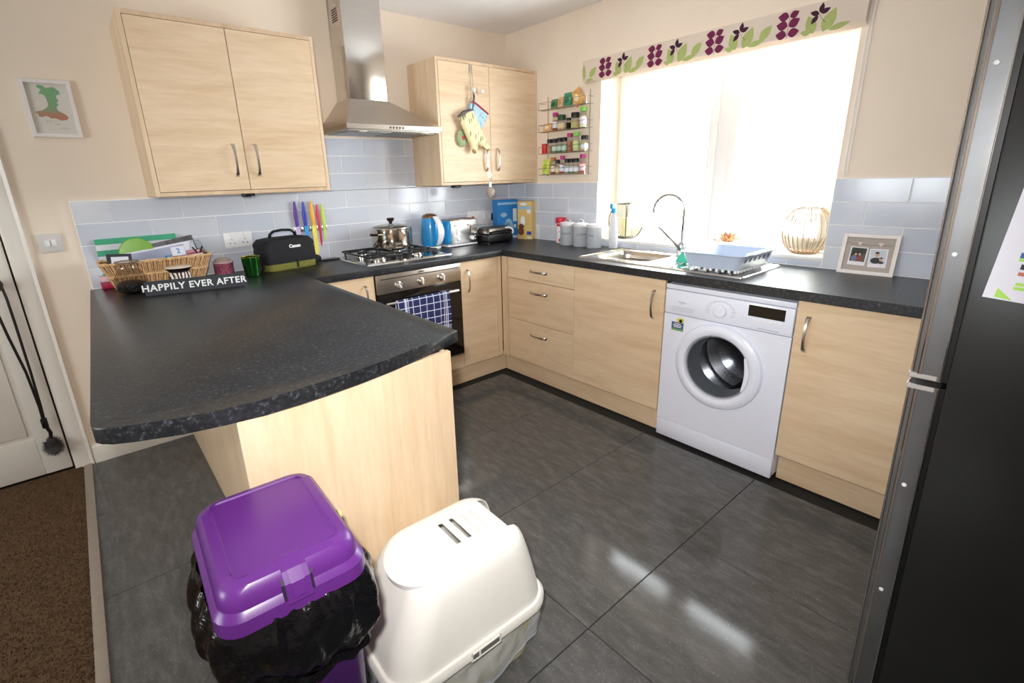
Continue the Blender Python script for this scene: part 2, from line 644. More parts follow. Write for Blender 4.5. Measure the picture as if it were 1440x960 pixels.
# the pile of the carpet in view: one uncountable mass of short tufts
rng = random.Random(7)
b = MB()
for k in range(15000):
    x, y = -3.022 - rng.random() ** 1.3 * 0.62, -0.01 - rng.random() * 1.75
    a, h, w, t = rng.random() * pi, 0.006 + rng.random() * 0.005, 0.0022, rng.uniform(-0.003, 0.003)
    dx, dy = cos(a) * w, sin(a) * w
    b.add([(x - dx, y - dy, 0.0015), (x + dx, y + dy, 0.0015), (x + dy + t, y + dx - t, h)], [(0, 1, 2)])
pile = b.build('pile', M_CARPET, carpet, smooth=False)
pile['kind'] = 'stuff'

# skirting, architrave, door
b = MB()
b.prism([(0, 0.0), (-0.018, 0.0), (-0.018, 0.085), (-0.012, 0.098), (-0.004, 0.104), (0, 0.104)], 0, 0.455,
        M=Matrix(((0, 0, 1, -2.972), (1, 0, 0, 0), (0, 1, 0, 0), (0, 0, 0, 1))))
struct(b.build('baseboard_left', M_WHITEP), 'white skirting board under the worktop overhang')
b = MB()
prof = [(0, 0.0), (0, -0.012), (0.012, -0.018), (0.05, -0.018), (0.062, -0.014), (0.076, -0.02), (0.08, -0.014), (0.08, 0.0)]
b.prism([(DX1 + x, y) for x, y in prof], 0, DZ + 0.08)
b.prism([(DX0 - x, y) for x, y in prof], 0, DZ + 0.08)
b.box(DX0, DX1, -0.018, 0, DZ, DZ + 0.08, 0.003)
struct(b.build('trim_2', M_WHITEP), 'white door architrave beside the light switch')
b = MB()
b.box(DX1 - 0.001, DX1, 0.0, 0.14, 0, DZ).box(DX0, DX0 + 0.001, 0.0, 0.14, 0, DZ).box(DX0, DX1, 0, 0.14, DZ - 0.001, DZ).box(DX0 - 0.05, DX1 + 0.05, 0.1402, 0.15, -0.1, DZ + 0.05)  # last box: unseen panel added behind the door to stop daylight leaking in
struct(b.build('trim_3', pmat('dark_door_jamb', (92, 74, 62), 0.6, noise_amt=0.05), smooth=False), 'door jamb lining with an added light-blocking panel behind the door')
dr = thing('door_1', None, None, (DX0 + 0.004, 0.012, 0.012), world=True)
struct(dr, 'white panelled door with a black lanyard on its knob')
dx0, dx1 = DX0 + 0.004, DX1 - 0.008
b = MB()
b.box(dx0, dx1, 0.004, 0.044, 0.014, DZ - 0.004, 0.002)
st = 0.105
for x0, x1, z0, z1 in ((dx0, dx0 + st, 0.014, DZ - 0.004), (dx1 - st, dx1, 0.014, DZ - 0.004), (dx0 + st, dx1 - st, 0.014, 0.215),
                       (dx0 + st, dx1 - st, 0.80, 0.99), (dx0 + st, dx1 - st, DZ - 0.12, DZ - 0.004)):
    b.box(x0, x1, -0.004, 0.006, z0, z1, 0.003)
b.build('door_frame', M_WHITEP, dr)
for z0, z1 in ((0.235, 0.78), (1.01, DZ - 0.14)):
    b = MB().box(dx0 + st + 0.02, dx1 - st - 0.02, -0.002, 0.006, z0, z1, 0.005)
    b.build('door_panel', M_WHITEP, dr)
b = MB().lathe([(0.026, 0), (0.026, 0.004), (0.011, 0.008), (0.010, 0.03), (0.024, 0.038), (0.028, 0.05), (0.022, 0.062), (0, 0.066)], 20,
               T3(-3.125, -0.004, 0.985) @ FS)
b.build('door_knob', pmat('dark_bronze_knob', (72, 66, 62), 0.3, 0.9, noise_amt=0.05), dr)

# ---------------------------------------------------------------- kitchen window
win = struct(thing('window_1', None, None, (0.2, -1.63, WZ0), world=True), 'white framed kitchen window, blown out by daylight')
X0, X1 = 0.20, 0.262
b = MB()
yl, yr = WY0, WY1
b.box(X0, X1, yl, yl - 0.075, WZ0, WZ1, 0.004).box(X0, X1, yr + 0.05, yr, WZ0, WZ1, 0.004)
b.box(X0, X1, yl - 0.075, yr + 0.05, WZ0, WZ0 + 0.03, 0.004).box(X0, X1, yl - 0.075, yr + 0.05, WZ1 - 0.075, WZ1, 0.004)
b.box(X0, X1, -1.63, -1.70, WZ0 + 0.03, WZ1 - 0.075, 0.004)
b.build('window_frame', M_UPVC, win)
for ya, yb in ((-1.003, -1.63), (-1.70, -2.276)):
    b = MB()
    w = 0.05
    za, zb = WZ0 + 0.03, WZ1 - 0.075
    for y0, y1, z0, z1 in ((ya, ya - w, za, zb), (yb + w, yb, za, zb), (ya - w, yb + w, za, za + 0.038), (ya - w, yb + w, zb - w, zb)):
        b.box(X0 - 0.014, X1 - 0.01, y0, y1, z0, z1, 0.004)
    sash = b.build('sash', M_UPVC, win)
    b = MB().box(X0 + 0.02, X0 + 0.024, ya - w + 0.004, yb + w - 0.004, za + 0.034, zb - w + 0.004)
    b.build('pane', M_PANE, sash, smooth=False)
b = MB().box(X0 - 0.03, X0 - 0.014, -1.59, -1.61, 1.40, 1.52, 0.004).box(X0 - 0.034, X0 - 0.024, -1.594, -1.606, 1.36, 1.47, 0.003)
b.build('window_handle', M_UPVC, win)
b = MB().box(-0.012, X0, WY0, WY1, WZ0 - 0.02, WZ0, 0.004)
b.build('window_sill', pmat('white_sill', (240, 238, 236), 0.35, noise_amt=0.01), win)
# lounge window
w = struct(thing('window_2', None, None, (-5.27, -1.55, 0.9), world=True), 'two-pane lounge window')
b = MB()
for y0, y1 in ((-1.0, -1.07), (-1.51, -1.59), (-2.03, -2.1)):
    b.box(-5.3, -5.24, y0, y1, 0.9, 1.8, 0.004)
b.box(-5.3, -5.24, -1.07, -2.03, 0.9, 0.97).box(-5.3, -5.24, -1.07, -2.03, 1.73, 1.8)
b.build('window_frame', M_UPVC, w)
for y0, y1 in ((-1.06, -1.52), (-1.58, -2.04)):
    MB().box(-5.272, -5.268, y0, y1, 0.96, 1.74).build('pane', M_PANE, w, smooth=False)

# ---------------------------------------------------------------- wall tiles, each its own piece
TZ = [0.912 + 0.1053 * k for k in range(5)]          # 0.912 .. 1.333
TZ2 = TZ + [1.333 + 0.1053 * k for k in (1, 2, 3)]   # up to 1.649 behind the hood
tile_meshes = {}


def wall_tile(wall, axis, a0, a1, z0, z1):
    """one glazed tile spanning a0..a1 along the wall"""
    w, h = round(a1 - a0, 4), round(z1 - z0, 4)
    if w < 0.012 or h < 0.008:
        return
    key = (axis, w, h)
    if key not in tile_meshes:
        g = 0.0021
        bb = MB()
        if axis == 'x':
            bb.box(-w / 2 + g, w / 2 - g, -0.0085, -0.001, -h / 2 + g, h / 2 - g, 0.0012, 1)
        else:
            bb.box(-0.0085, -0.001, -w / 2 + g, w / 2 - g, -h / 2 + g, h / 2 - g, 0.0012, 1)
        o = bb.build('tile', M_TILE, wall, smooth=False)
        tile_meshes[key] = o
    else:
        o = link_copy(tile_meshes[key], wall)
    c = (a0 + a1) / 2
    o.location = (c, 0, (z0 + z1) / 2) if axis == 'x' else (0, c, (z0 + z1) / 2)


def tile_run(wall, axis, lo, hi, joints, z0, z1):
    cuts = sorted([lo, hi] + [j for j in joints if lo + 0.004 < j < hi - 0.004])
    for a0, a1 in zip(cuts, cuts[1:]):
        wall_tile(wall, axis, a0, a1, z0, z1)


PX = 0.3073
for k in range(7):
    even = (k % 2 == 1)                      # rows 2 and 4 (from the worktop) carry the -2.643 joint
    off = -2.643 if even else -2.489
    js = [off + PX * i for i in range(-2, 12)]
    if k < 4:
        tile_run(wall_left, 'x', -2.79, -0.009, js, TZ2[k], TZ2[k + 1])
    else:
        tile_run(wall_left, 'x', -1.642, -0.885, js, TZ2[k], TZ2[k + 1])
MB().box(-2.792, -0.001, -0.006, -0.0002, 0.905, TZ2[4] + 0.002).box(-1.644, -0.884, -0.006, -0.0002, TZ2[4], TZ2[7] + 0.002).build('grout', M_GROUT, wall_left, smooth=False)
for k in range(4):
    off = -0.2045 if k % 2 == 1 else -0.357
    js = [off - 0.3035 * i for i in range(12)]
    tile_run(wall_right, 'y', WY0, -0.009, js, TZ[k], TZ[k + 1])
    off = -2.618 if k % 2 == 1 else -2.467
    js = [off - 0.3 * i for i in range(6)]
    tile_run(wall_right, 'y', -3.05, WY1, js, TZ[k], TZ[k + 1])
    if k == 0:
        tile_run(wall_right, 'y', WY1, WY0, [-2.167, -1.867, -1.567, -1.267], TZ[0], WZ0 - 0.021)
MB().box(-0.006, -0.0002, -3.052, WY1, 0.905, TZ[4] + 0.002).box(-0.006, -0.0002, WY0, -0.001, 0.905, TZ[4] + 0.002).box(-0.006, -0.0002, WY1, WY0, 0.905, WZ0 - 0.021).build('grout', M_GROUT, wall_right, smooth=False)

# ================================================================== KITCHEN UNITS
DFX = 0.567          # door front plane (distance from its wall)
ZD0, ZD1 = 0.142, 0.868
KX = 0.512


def bow_handle(name, parent, c, M, length=0.156, vertical=True):
    """flat bow handle: M maps (right, up, out) at c"""
    n = 14
    L = length / 2
    rings = []
    for i in range(n + 1):
        t = -1 + 2 * i / n
        o = 0.004 + 0.024 * (1 - t * t) ** 0.6 if abs(t) < 1 else 0.0
        if abs(t) == 1:
            o = -0.001
        w = 0.0062 + 0.0035 * abs(t) ** 3
        th = 0.0032
        p = []
        for dx, do in ((-w, 0), (-w * 0.7, th), (w * 0.7, th), (w, 0), (w * 0.7, -th * 0.6), (-w * 0.7, -th * 0.6)):
            x, z = dx, o + do
            p.append((x, t * L, z) if vertical else (t * L, x, z))
        rings.append(p)
    b = MB().loft(rings, M=T3(*c) @ M)
    return b.build(name, M_HANDLE, parent, sharp=50)


def door_slab(name, parent, wall, a0, a1, z0, z1, mat=None, front=DFX, th=0.018, gap=0.0016):
    b = MB()
    if wall == 'S':
        b.box(a0 + gap, a1 - gap, -front, -front + th, z0 + gap, z1 - gap, 0.0012, 1)
    else:
        b.box(-front, -front + th, a0 + gap, a1 - gap, z0 + gap, z1 - gap, 0.0012, 1)
    return b.build(name, mat or M_WOODH, parent)


def carcass(parent, wall, a0, a1, z0=0.145, z1=0.868, front=DFX - 0.0195):
    b = MB()
    if wall == 'S':
        b.box(a0 + 0.001, a1 - 0.001, -front, -0.012, z0, z1)
    else:
        b.box(-front, -0.012, a0 + 0.001, a1 - 0.001, z0, z1)
    return b.build('carcass', M_DARKGAP, parent, smooth=False)


GB = 'base units under the worktop'
# --- hob wall
u = thing('base_unit', 'oak base unit left of the oven, half hidden behind the peninsula worktop', 'cabinet', (-1.72, -0.29, 0), group=GB, world=True)
carcass(u, 'S', -1.892, -1.545)
d = door_slab('door', u, 'S', -1.892, -1.545, ZD0, ZD1)
bow_handle('handle', d, (-1.605, -DFX, 0.742), FS)
u = thing('base_unit', 'narrow oak base unit with a tall bow handle right of the oven', 'cabinet', (-0.78, -0.29, 0), group=GB, world=True)
carcass(u, 'S', -0.936, -0.60)
d = door_slab('door', u, 'S', -0.936, -0.624, ZD0, ZD1)
bow_handle('handle', d, (-0.882, -DFX, 0.735), FS)
MB().box(-0.622, -0.585, -DFX + 0.004, -DFX + 0.02, ZD0, ZD1).box(-DFX + 0.004 - 0.018, -DFX + 0.02, -DFX, -0.616, ZD0, ZD1).build('corner_post', M_WOODV, u)
# --- window wall
YA, YB, YC, YD, YE = -0.618, -1.218, -1.826, -2.434, -3.03
u = thing('drawer_unit', 'oak unit of three drawers with horizontal handles in the corner', 'drawers', (-0.28, (YA + YB) / 2, 0), group=GB, world=True)
carcass(u, 'W', YB, YA)
for z0, z1, hz in ((0.722, ZD1, 0.792), (0.436, 0.722, 0.65), (ZD0, 0.436, 0.356)):
    d = door_slab('drawer', u, 'W', YB, YA, z0, z1)
    bow_handle('handle', d, (-DFX, -0.916, hz), FW, vertical=False)
u = thing('base_unit', 'wide oak base unit under the sink, left of the washing machine', 'cabinet', (-0.28, (YB + YC) / 2, 0), group=GB, world=True)
carcass(u, 'W', YC, YB)
d = door_slab('door', u, 'W', YC, YB, ZD0, ZD1)
bow_handle('handle', d, (-DFX, -1.766, 0.73), FW)
u = thing('base_unit', 'oak base unit between the washing machine and the fridge', 'cabinet', (-0.28, (YD + YE) / 2, 0), group=GB, world=True)
carcass(u, 'W', YE, YD)
d = door_slab('door', u, 'W', YE, YD, ZD0, ZD1)
bow_handle('handle', d, (-DFX, -2.482, 0.728), FW)
# plinths: continuous boards, each liftable
GP = 'plinth boards along the floor'
p = MB().box(-1.892, -0.514, -KX, -KX + 0.016, 0.001, 0.140).build('plinth', M_WOODH)
tag(p, 'oak plinth board along the floor under the oven', 'plinth', GP)
p = MB().box(-KX, -KX + 0.016, YC + 0.002, -KX - 0.001, 0.001, 0.140).build('plinth', M_WOODH)
tag(p, 'oak plinth board along the floor under the drawers and the sink unit', 'plinth', GP)
p = MB().box(-KX, -KX + 0.016, YE, YD - 0.002, 0.001, 0.140).build('plinth', M_WOODH)
tag(p, 'oak plinth board right of the washing machine, beside the fridge', 'plinth', GP)

# --- peninsula unit
u = thing('peninsula_unit', 'oak peninsula base with a broad end panel behind the two bins', 'cabinet', (-2.24, -1.0, 0), world=True)
MB().box(-2.505, -1.99, -1.935, -0.016, 0.0, 0.868).build('carcass', M_DARKGAP, u, smooth=False)
for y0, y1 in ((-0.655, -0.016), (-1.295, -0.657), (-1.938, -1.297)):
    MB().box(-2.52, -2.506, y0, y1, 0.001, 0.869, 0.001, 1).build('side_panel', M_WOODV, u)
MB().prism([(-2.597, -1.990), (-1.966, -1.934), (-1.966, -1.914), (-2.597, -1.970)], 0.001, 0.869, 0.0012, 1).build('end_panel', M_WOODV, u)
for i in range(3):
    y1 = -0.60 - i * 0.44
    door_b = MB().box(-1.989, -1.971, y1 - 0.437, y1, ZD0, ZD1, 0.0012, 1)
    d = door_b.build('door', M_WOODH, u)
    bow_handle('handle', d, (-1.971, y1 - 0.06, 0.735), Matrix(((0, 0, 1), (1, 0, 0), (0, 1, 0))).to_4x4())

# --- worktops
ZW = 0.91


def slab(name, pts, label, bev=0.0045, holes=None):
    b = MB().prism(pts, 0.870, ZW, bev, 3)
    o = b.build(name, M_WORK, sharp=40)
    tag(o, label, 'worktop', 'charcoal worktops')
    return o


curve = [(-1.897, -1.880), (-1.974, -1.905), (-2.08, -1.936), (-2.18, -1.961), (-2.28, -1.979), (-2.38, -1.991), (-2.46, -1.997), (-2.54, -1.998),
         (-2.62, -1.989), (-2.70, -1.970), (-2.78, -1.937), (-2.82, -1.915), (-2.838, -1.902), (-2.847, -1.886), (-2.848, -1.868)]
slab('worktop', [(-2.802, -0.012), (-1.897, -0.012)] + curve, 'charcoal speckled peninsula worktop with a bowed front edge')
slab('worktop', [(-1.8955, -0.012), (-0.0105, -0.012), (-0.5905, -0.592), (-1.8955, -0.592)], 'charcoal worktop under the gas hob, the kettle and the toaster', 0.005)
# window run with the bowl cut out of it
b = MB()
HX0, HX1, HY0, HY1 = -0.418, -0.098, -1.605, -1.238
b.prism([(-0.0105, -0.0125), (-0.0105, HY1), (-0.5912, HY1), (-0.5912, -0.5932)], 0.870, ZW)
b.prism([(-0.5912, HY1), (HX0, HY1), (HX0, HY0), (-0.5912, HY0)], 0.870, ZW)
b.prism([(HX1, HY1), (-0.0105, HY1), (-0.0105, HY0), (HX1, HY0)], 0.870, ZW)
b.prism([(-0.0105, HY0), (-0.0105, -3.05), (-0.5912, -3.05), (-0.5912, HY0)], 0.870, ZW)
o = b.build('worktop', M_WORK, smooth=False)
tag(o, 'long charcoal worktop under the window carrying the steel sink', 'worktop', 'charcoal worktops')

# --- wall cupboards
GC = 'oak wall cupboards'


def wall_cupboard(label, x0, x1, z0, z1, dep, split, hx, mat_side):
    u = thing('wall_cupboard', label, 'cupboard', ((x0 + x1) / 2, -dep / 2, z0), group=GC, world=True)
    t = 0.018
    b = MB().box(x0, x0 + t, -dep, -0.001, z0, z1, 0.001, 1)
    b.build('side_panel', mat_side, u)
    b = MB().box(x1 - t, x1, -dep, -0.001, z0, z1, 0.001, 1)
    b.build('side_panel', mat_side, u)
    MB().box(x0 + t, x1 - t, -dep, -0.001, z1 - t, z1, 0.001, 1).build('top_panel', M_WOODE, u)
    MB().box(x0 + t, x1 - t, -dep, -0.001, z0, z0 + t, 0.001, 1).build('bottom_panel', M_WOODE, u)
    MB().box(x0 + t, x1 - t, -dep + 0.022, -0.001, z0 + t, z1 - t).build('carcass', M_DARKGAP, u, smooth=False)
    for i, (a0, a1) in enumerate(((x0 + t, split), (split, x1 - t))):
        d = MB().box(a0 + 0.0016, a1 - 0.0016, -dep - 0.001, -dep + 0.019, z0 + t + 0.002, z1 - t - 0.002, 0.001, 1).build('door', M_WOODH, u)
        bow_handle('handle', d, (hx[i], -dep - 0.001, z0 + 0.161), FS)
    return u


cupL = wall_cupboard('large oak wall cupboard with two doors between the map picture and the hood', -2.474, -1.642, 1.3436, 2.111, 0.336, -2.061, (-2.113, -2.010), M_WOODV)
cupR = wall_cupboard('oak wall cupboard in the corner with oven gloves hung on its door', -0.885, -0.002, 1.3436, 2.111, 0.336, -0.456, (-0.506, -0.398), M_WOODV)
for u, x in ((cupL, -2.05), (cupR, -0.685)):
    b = MB().box(x - 0.028, x + 0.012, -0.24, -0.19, 1.3246, 1.3435, 0.004).box(x + 0.014, x + 0.032, -0.235, -0.2, 1.328, 1.3435, 0.003)
    b.build('cable_clip', M_BLACK, u)

# --- cooker hood
u = thing('cooker_hood', 'steel chimney cooker hood above the gas hob', 'hood', (-1.215, -0.2, 1.662), world=True)
hx0, hx1, hd, hz = -1.529, -0.901, 0.398, 1.662
MB().box(hx0, hx1, -hd, -0.002, hz + 0.006, hz + 0.035, 0.002, 1).build('rim', M_STEEL, u)
cx0, cx1, cd, ct = -1.397, -1.152, 0.19, 1.853
b = MB().loft([[(hx0 + .002, -hd + .002, hz + .035), (hx1 - .002, -hd + .002, hz + .035), (hx1 - .002, -.002, hz + .035), (hx0 + .002, -.002, hz + .035)],
               [(cx0 - .004, -cd - .004, ct), (cx1 + .004, -cd - .004, ct), (cx1 + .004, -.002, ct), (cx0 - .004, -.002, ct)]], cap0=False)
b.build('canopy', M_STEEL, u, smooth=False)
MB().box(cx0, cx1, -cd, -0.002, ct - 0.001, 2.409, 0.003).build('chimney', M_STEELV, u)
b = MB()
for k in range(6):
    b.box(cx0 - 0.001, cx0 + 0.004, -0.135, -0.06, 2.27 + k * 0.012, 2.276 + k * 0.012)
b.build('vent', pmat('dark_vent', (70, 66, 62), 0.6, noise_amt=0.05), u, smooth=False)
b = MB().box(hx0 + .01, hx1 - .01, -hd + .01, -0.012, hz, hz + 0.007)
b.build('underside', pmat('grey_hood_underside', (176, 172, 164), 0.35, 0.8, noise_amt=0.05), u, smooth=False)
for x in (-1.365, -1.065):
    MB().box(x - 0.14, x + 0.14, -hd + .06, -0.06, hz - 0.004, hz + 0.001, 0.002).build('grease_filter', pmat('steel_mesh_filter', (150, 148, 142), 0.4, 0.9, noise_amt=0.3, noise_scale=150, bump=0.5), u)
for x in (-1.42, -1.01):
    b = MB().lathe([(0.0, -0.006), (0.022, -0.005), (0.026, 0.002)], 16, T3(x, -hd + 0.035, hz))
    b.build('lamp', pmat('frosted_lamp_glass', (240, 236, 224), 0.3, noise_amt=0.02), u)
for k in range(5):
    b = MB().lathe([(0.0066, 0), (0.0066, 0.002), (0.005, 0.0028), (0, 0.003)], 12, T3(-1.262 + k * 0.021, -hd, hz + 0.0195) @ FS)
    b.build('button', pmat('dark_button', (98, 92, 86), 0.3, 0.6, noise_amt=0.03), u)

# --- oven
u = thing('oven', 'built-in steel and black glass oven with a blue checked towel on its bar', 'oven', (-1.24, -0.29, 0.145), world=True)
ox0, ox1 = -1.541, -0.938
MB().box(ox0 + .004, ox1 - .004, -0.55, -0.02, 0.26, 0.864).build('body', M_BLACK, u, smooth=False)
MB().box(ox0 + .002, ox1 - .002, -DFX - .012, -0.551, 0.752, 0.866, 0.003).build('control_panel', M_STEEL, u)
MB().box(-1.515, -0.955, -DFX - .0126, -DFX - .012, 0.836, 0.841).build('vent_slot', M_BLACK, u, smooth=False)
MB().lathe([(0.0, 0.0003), (0.016, 0.0003), (0.016, 0)], 20, T3(-1.238, -DFX - .0122, 0.852) @ FS @ Matrix.Diagonal((1.4, 0.3, 1, 1))).build('badge', pmat('dark_badge', (110, 104, 98), 0.4, 0.6, noise_amt=0.03), u)
MB().box(ox0 + .002, ox1 - .002, -DFX - .010, -0.551, 0.252, 0.748, 0.003).build('door', M_DARKGLASS, u)
MB().box(ox0 + .004, ox1 - .004, -DFX - .008, -0.551, 0.243, 0.252, 0.001, 1).build('door_trim', M_STEELV, u)
door_slab('filler_panel', u, 'S', ox0, ox1, ZD0, 0.24)
for x in (-1.401, -1.243, -1.089):
    b = MB().lathe([(0.023, 0), (0.023, 0.004), (0.019, 0.006), (0.018, 0.022), (0.0155, 0.025), (0, 0.0255)], 24, T3(x, -DFX - .012, 0.793) @ FS)
    k = b.build('knob', M_STEELV, u)
    MB().box(-0.003, 0.003, -0.017, 0.017, 0.02, 0.031, 0.001, M=T3(x, -DFX - .012, 0.793) @ FS @ Matrix.Rotation(0.5 if x < -1.3 else 0, 4, 'Z')).build('grip', M_WHITE, k)
b = MB().cyl((-1.512, -0.627, 0.700), (-1.0, -0.627, 0.700), 0.009, 14)
for x in (-1.47, -1.04):
    b.box(x - 0.008, x + 0.008, -0.627, -DFX - 0.008, 0.694, 0.706, 0.002)
b.build('handle_bar', M_CHROME, u)

# towel over the bar
def towel_mat():
    m, nt, bs = nodes('navy_towel_white_check')
    tc = N(nt, 'TexCoord')
    sp = N(nt, 'SeparateXYZ')
    nt.links.new(tc.outputs['UV'], sp.inputs[0])
    def lines(src, per, w, off=0.0):
        a = N(nt, 'Math', operation='ADD'); a.inputs[1].default_value = off
        nt.links.new(src, a.inputs[0])
        md = N(nt, 'Math', operation='MODULO'); md.inputs[1].default_value = per
        nt.links.new(a.outputs[0], md.inputs[0])
        lt = N(nt, 'Math', operation='LESS_THAN'); lt.inputs[1].default_value = w
        nt.links.new(md.outputs[0], lt.inputs[0])
        return lt.outputs[0]
    def band(src, lo, hi, per, w):
        l = lines(src, per, w)
        g = N(nt, 'Math', operation='GREATER_THAN'); g.inputs[1].default_value = lo
        h = N(nt, 'Math', operation='LESS_THAN'); h.inputs[1].default_value = hi
        nt.links.new(src, g.inputs[0]); nt.links.new(src, h.inputs[0])
        a = N(nt, 'Math', operation='MULTIPLY'); b2 = N(nt, 'Math', operation='MULTIPLY')
        nt.links.new(g.outputs[0], a.inputs[0]); nt.links.new(h.outputs[0], a.inputs[1])
        nt.links.new(a.outputs[0], b2.inputs[0]); nt.links.new(l, b2.inputs[1])
        return b2.outputs[0]
    U, V = sp.outputs[0], sp.outputs[1]
    parts = [lines(U, 0.0485, 0.0045), lines(V, 0.043, 0.0045), band(U, 0.04, 0.075, 0.011, 0.004), band(U, 0.315, 0.345, 0.011, 0.004),
             band(V, 0.0, 0.03, 0.010, 0.004)]
    cur = parts[0]
    for q in parts[1:]:
        mxn = N(nt, 'Math', operation='MAXIMUM')
        nt.links.new(cur, mxn.inputs[0]); nt.links.new(q, mxn.inputs[1])
        cur = mxn.outputs[0]
    mx = N(nt, 'Mix', data_type='RGBA')
    mx.inputs['A'].default_value = (*lin((34, 40, 92)), 1)
    mx.inputs['B'].default_value = (*lin((214, 218, 236)), 1)
    nt.links.new(cur, mx.inputs['Factor'])
    nt.links.new(mx.outputs['Result'], bs.inputs['Base Color'])
    bs.inputs['Roughness'].default_value = 0.9
    nz = N(nt, 'TexNoise', Scale=400.0)
    bp = N(nt, 'Bump', Strength=0.4, Distance=0.002)
    nt.links.new(tc.outputs['Object'], nz.inputs['Vector'])
    nt.links.new(nz.outputs['Fac'], bp.inputs['Height'])
    nt.links.new(bp.outputs['Normal'], bs.inputs['Normal'])
    return m


def towel():
    nx, x0, x1 = 40, -1.446, -1.078
    path = []
    for i in range(17):                       # back fall, over the bar, front fall
        path.append((-0.609 + 0.0, 0.50 + 0.20 * i / 16))
    for i in range(1, 8):
        a = pi * i / 8
        path.append((-0.627 + 0.0125 * cos(a), 0.700 + 0.0125 * sin(a)))
    for i in range(22):
        path.append((-0.6395, 0.70 - 0.215 * i / 21))
    L = [0]
    for p, q in zip(path, path[1:]):
        L.append(L[-1] + math.dist(p, q))
    vs, fs, uv = [], [], []
    for i in range(nx + 1):
        t = i / nx
        for k, (y, z) in enumerate(path):
            free = max(0, (0.69 - z)) / 0.2
            x = x0 + (x1 - x0) * t + 0.004 * sin(9 * t + 3 * z * 10) * free
            yy = y - (0.006 + 0.006 * sin(t * 19 + 1) + 0.004 * sin(t * 43)) * free * (1 if k > 20 else -0.3)
            if k <= 16:
                yy = min(yy, -0.5805)
            vs.append((x, yy, z - 0.012 * t * free * (1 if k > 20 else 0)))
            uv.append((t * 0.368, L[-1] - L[k]))
    m = len(path)
    for i in range(nx):
        for k in range(m - 1):
            fs.append((i * m + k, (i + 1) * m + k, (i + 1) * m + k + 1, i * m + k + 1))
    me = bpy.data.meshes.new('tea_towel')
    me.from_pydata(vs, [], fs)
    ul = me.uv_layers.new(name='UVMap')
    for lp in me.loops:
        ul.data[lp.index].uv = uv[lp.vertex_index]
    me.materials.append(towel_mat())
    me.shade_smooth()
    o = bpy.data.objects.new('tea_towel', me)
    COL.objects.link(o)
    md = o.modifiers.new('thick', 'SOLIDIFY')
    md.thickness = 0.0025
    md.offset = 0
    return tag(o, 'navy tea towel with white checks folded over the oven handle bar', 'towel')


towel()

# --- washing machine
u = thing('washing_machine', 'white front-loading washing machine under the worktop', 'washer', (-0.28, -2.13, 0), world=True)
wx, wy0, wy1, wz0, wz1 = -0.567, -1.832, -2.43, 0.012, 0.852
b = MB().box(-0.545, -0.03, wy1, wy1 + 0.012, 0.02, wz1, 0.003).box(-0.545, -0.03, wy0 - 0.012, wy0, 0.02, wz1, 0.003).box(-0.545, -0.03, wy1 + .012, wy0 - .012, wz1 - 0.02, wz1, 0.003)
b.box(-0.545, -0.03, wy1 + .012, wy0 - .012, 0.02, 0.06).box(-0.05, -0.03, wy1 + .012, wy0 - .012, 0.06, wz1 - .02)
b.build('cabinet', M_WHITEGOODS, u)
cy, cz = -2.128, 0.482


def plate_with_hole(y0, y1, z0, z1, r, x, th):
    n = 48
    ins, outs = [], []
    for i in range(n):
        a = 2 * pi * i / n
        c, s_ = cos(a), sin(a)
        ins.append((x, cy + r * c, cz + r * s_))
        k = min(((y1 - cy) / c if c > 0 else (y0 - cy) / c) if abs(c) > 1e-6 else 1e9, ((z1 - cz) / s_ if s_ > 0 else (z0 - cz) / s_) if abs(s_) > 1e-6 else 1e9)
        outs.append((x, cy + k * c, cz + k * s_))
    # put the nearest vertex onto each corner
    for yy, zz in ((y0, z0), (y1, z0), (y0, z1), (y1, z1)):
        i = min(range(n), key=lambda q: math.dist(outs[q][1:], (yy, zz)))
        outs[i] = (x, yy, zz)
    back_i = [(v[0] + th, v[1], v[2]) for v in ins]
    back_o = [(v[0] + th, v[1], v[2]) for v in outs]
    return MB().loft([back_o, outs, ins, back_i], cap0=False, cap1=False)


plate_with_hole(wy1, wy0, 0.11, 0.70, 0.205, wx, 0.022).build('front_panel', M_WHITEGOODS, u)
MB().box(wx - 0.004, -0.545, wy1, wy0, 0.702, 0.826, 0.006).build('control_panel', M_WHITEGOODS, u)
MB().box(wx, -0.545, wy1, wy0, 0.828, wz1, 0.003).build('lid_edge', M_WHITEGOODS, u)
MB().box(wx - 0.003, -0.545, wy1, wy0, wz0, 0.108, 0.006).build('kick_panel', M_WHITEGOODS, u)
for y in (wy1 + 0.05, wy0 - 0.05):
    MB().cyl((-0.5, y, 0.0), (-0.5, y, 0.02), 0.02).build('foot', M_BLACK, u)
MW = T3(wx, cy, cz) @ FW
ring = MB().lathe([(0.211, -0.004), (0.213, 0.004), (0.208, 0.016), (0.192, 0.026), (0.172, 0.027), (0.160, 0.020), (0.155, 0.006), (0.156, -0.05)], 64, MW, cap=False)
dr2 = ring.build('door_ring', M_WHITEGOODS, u)
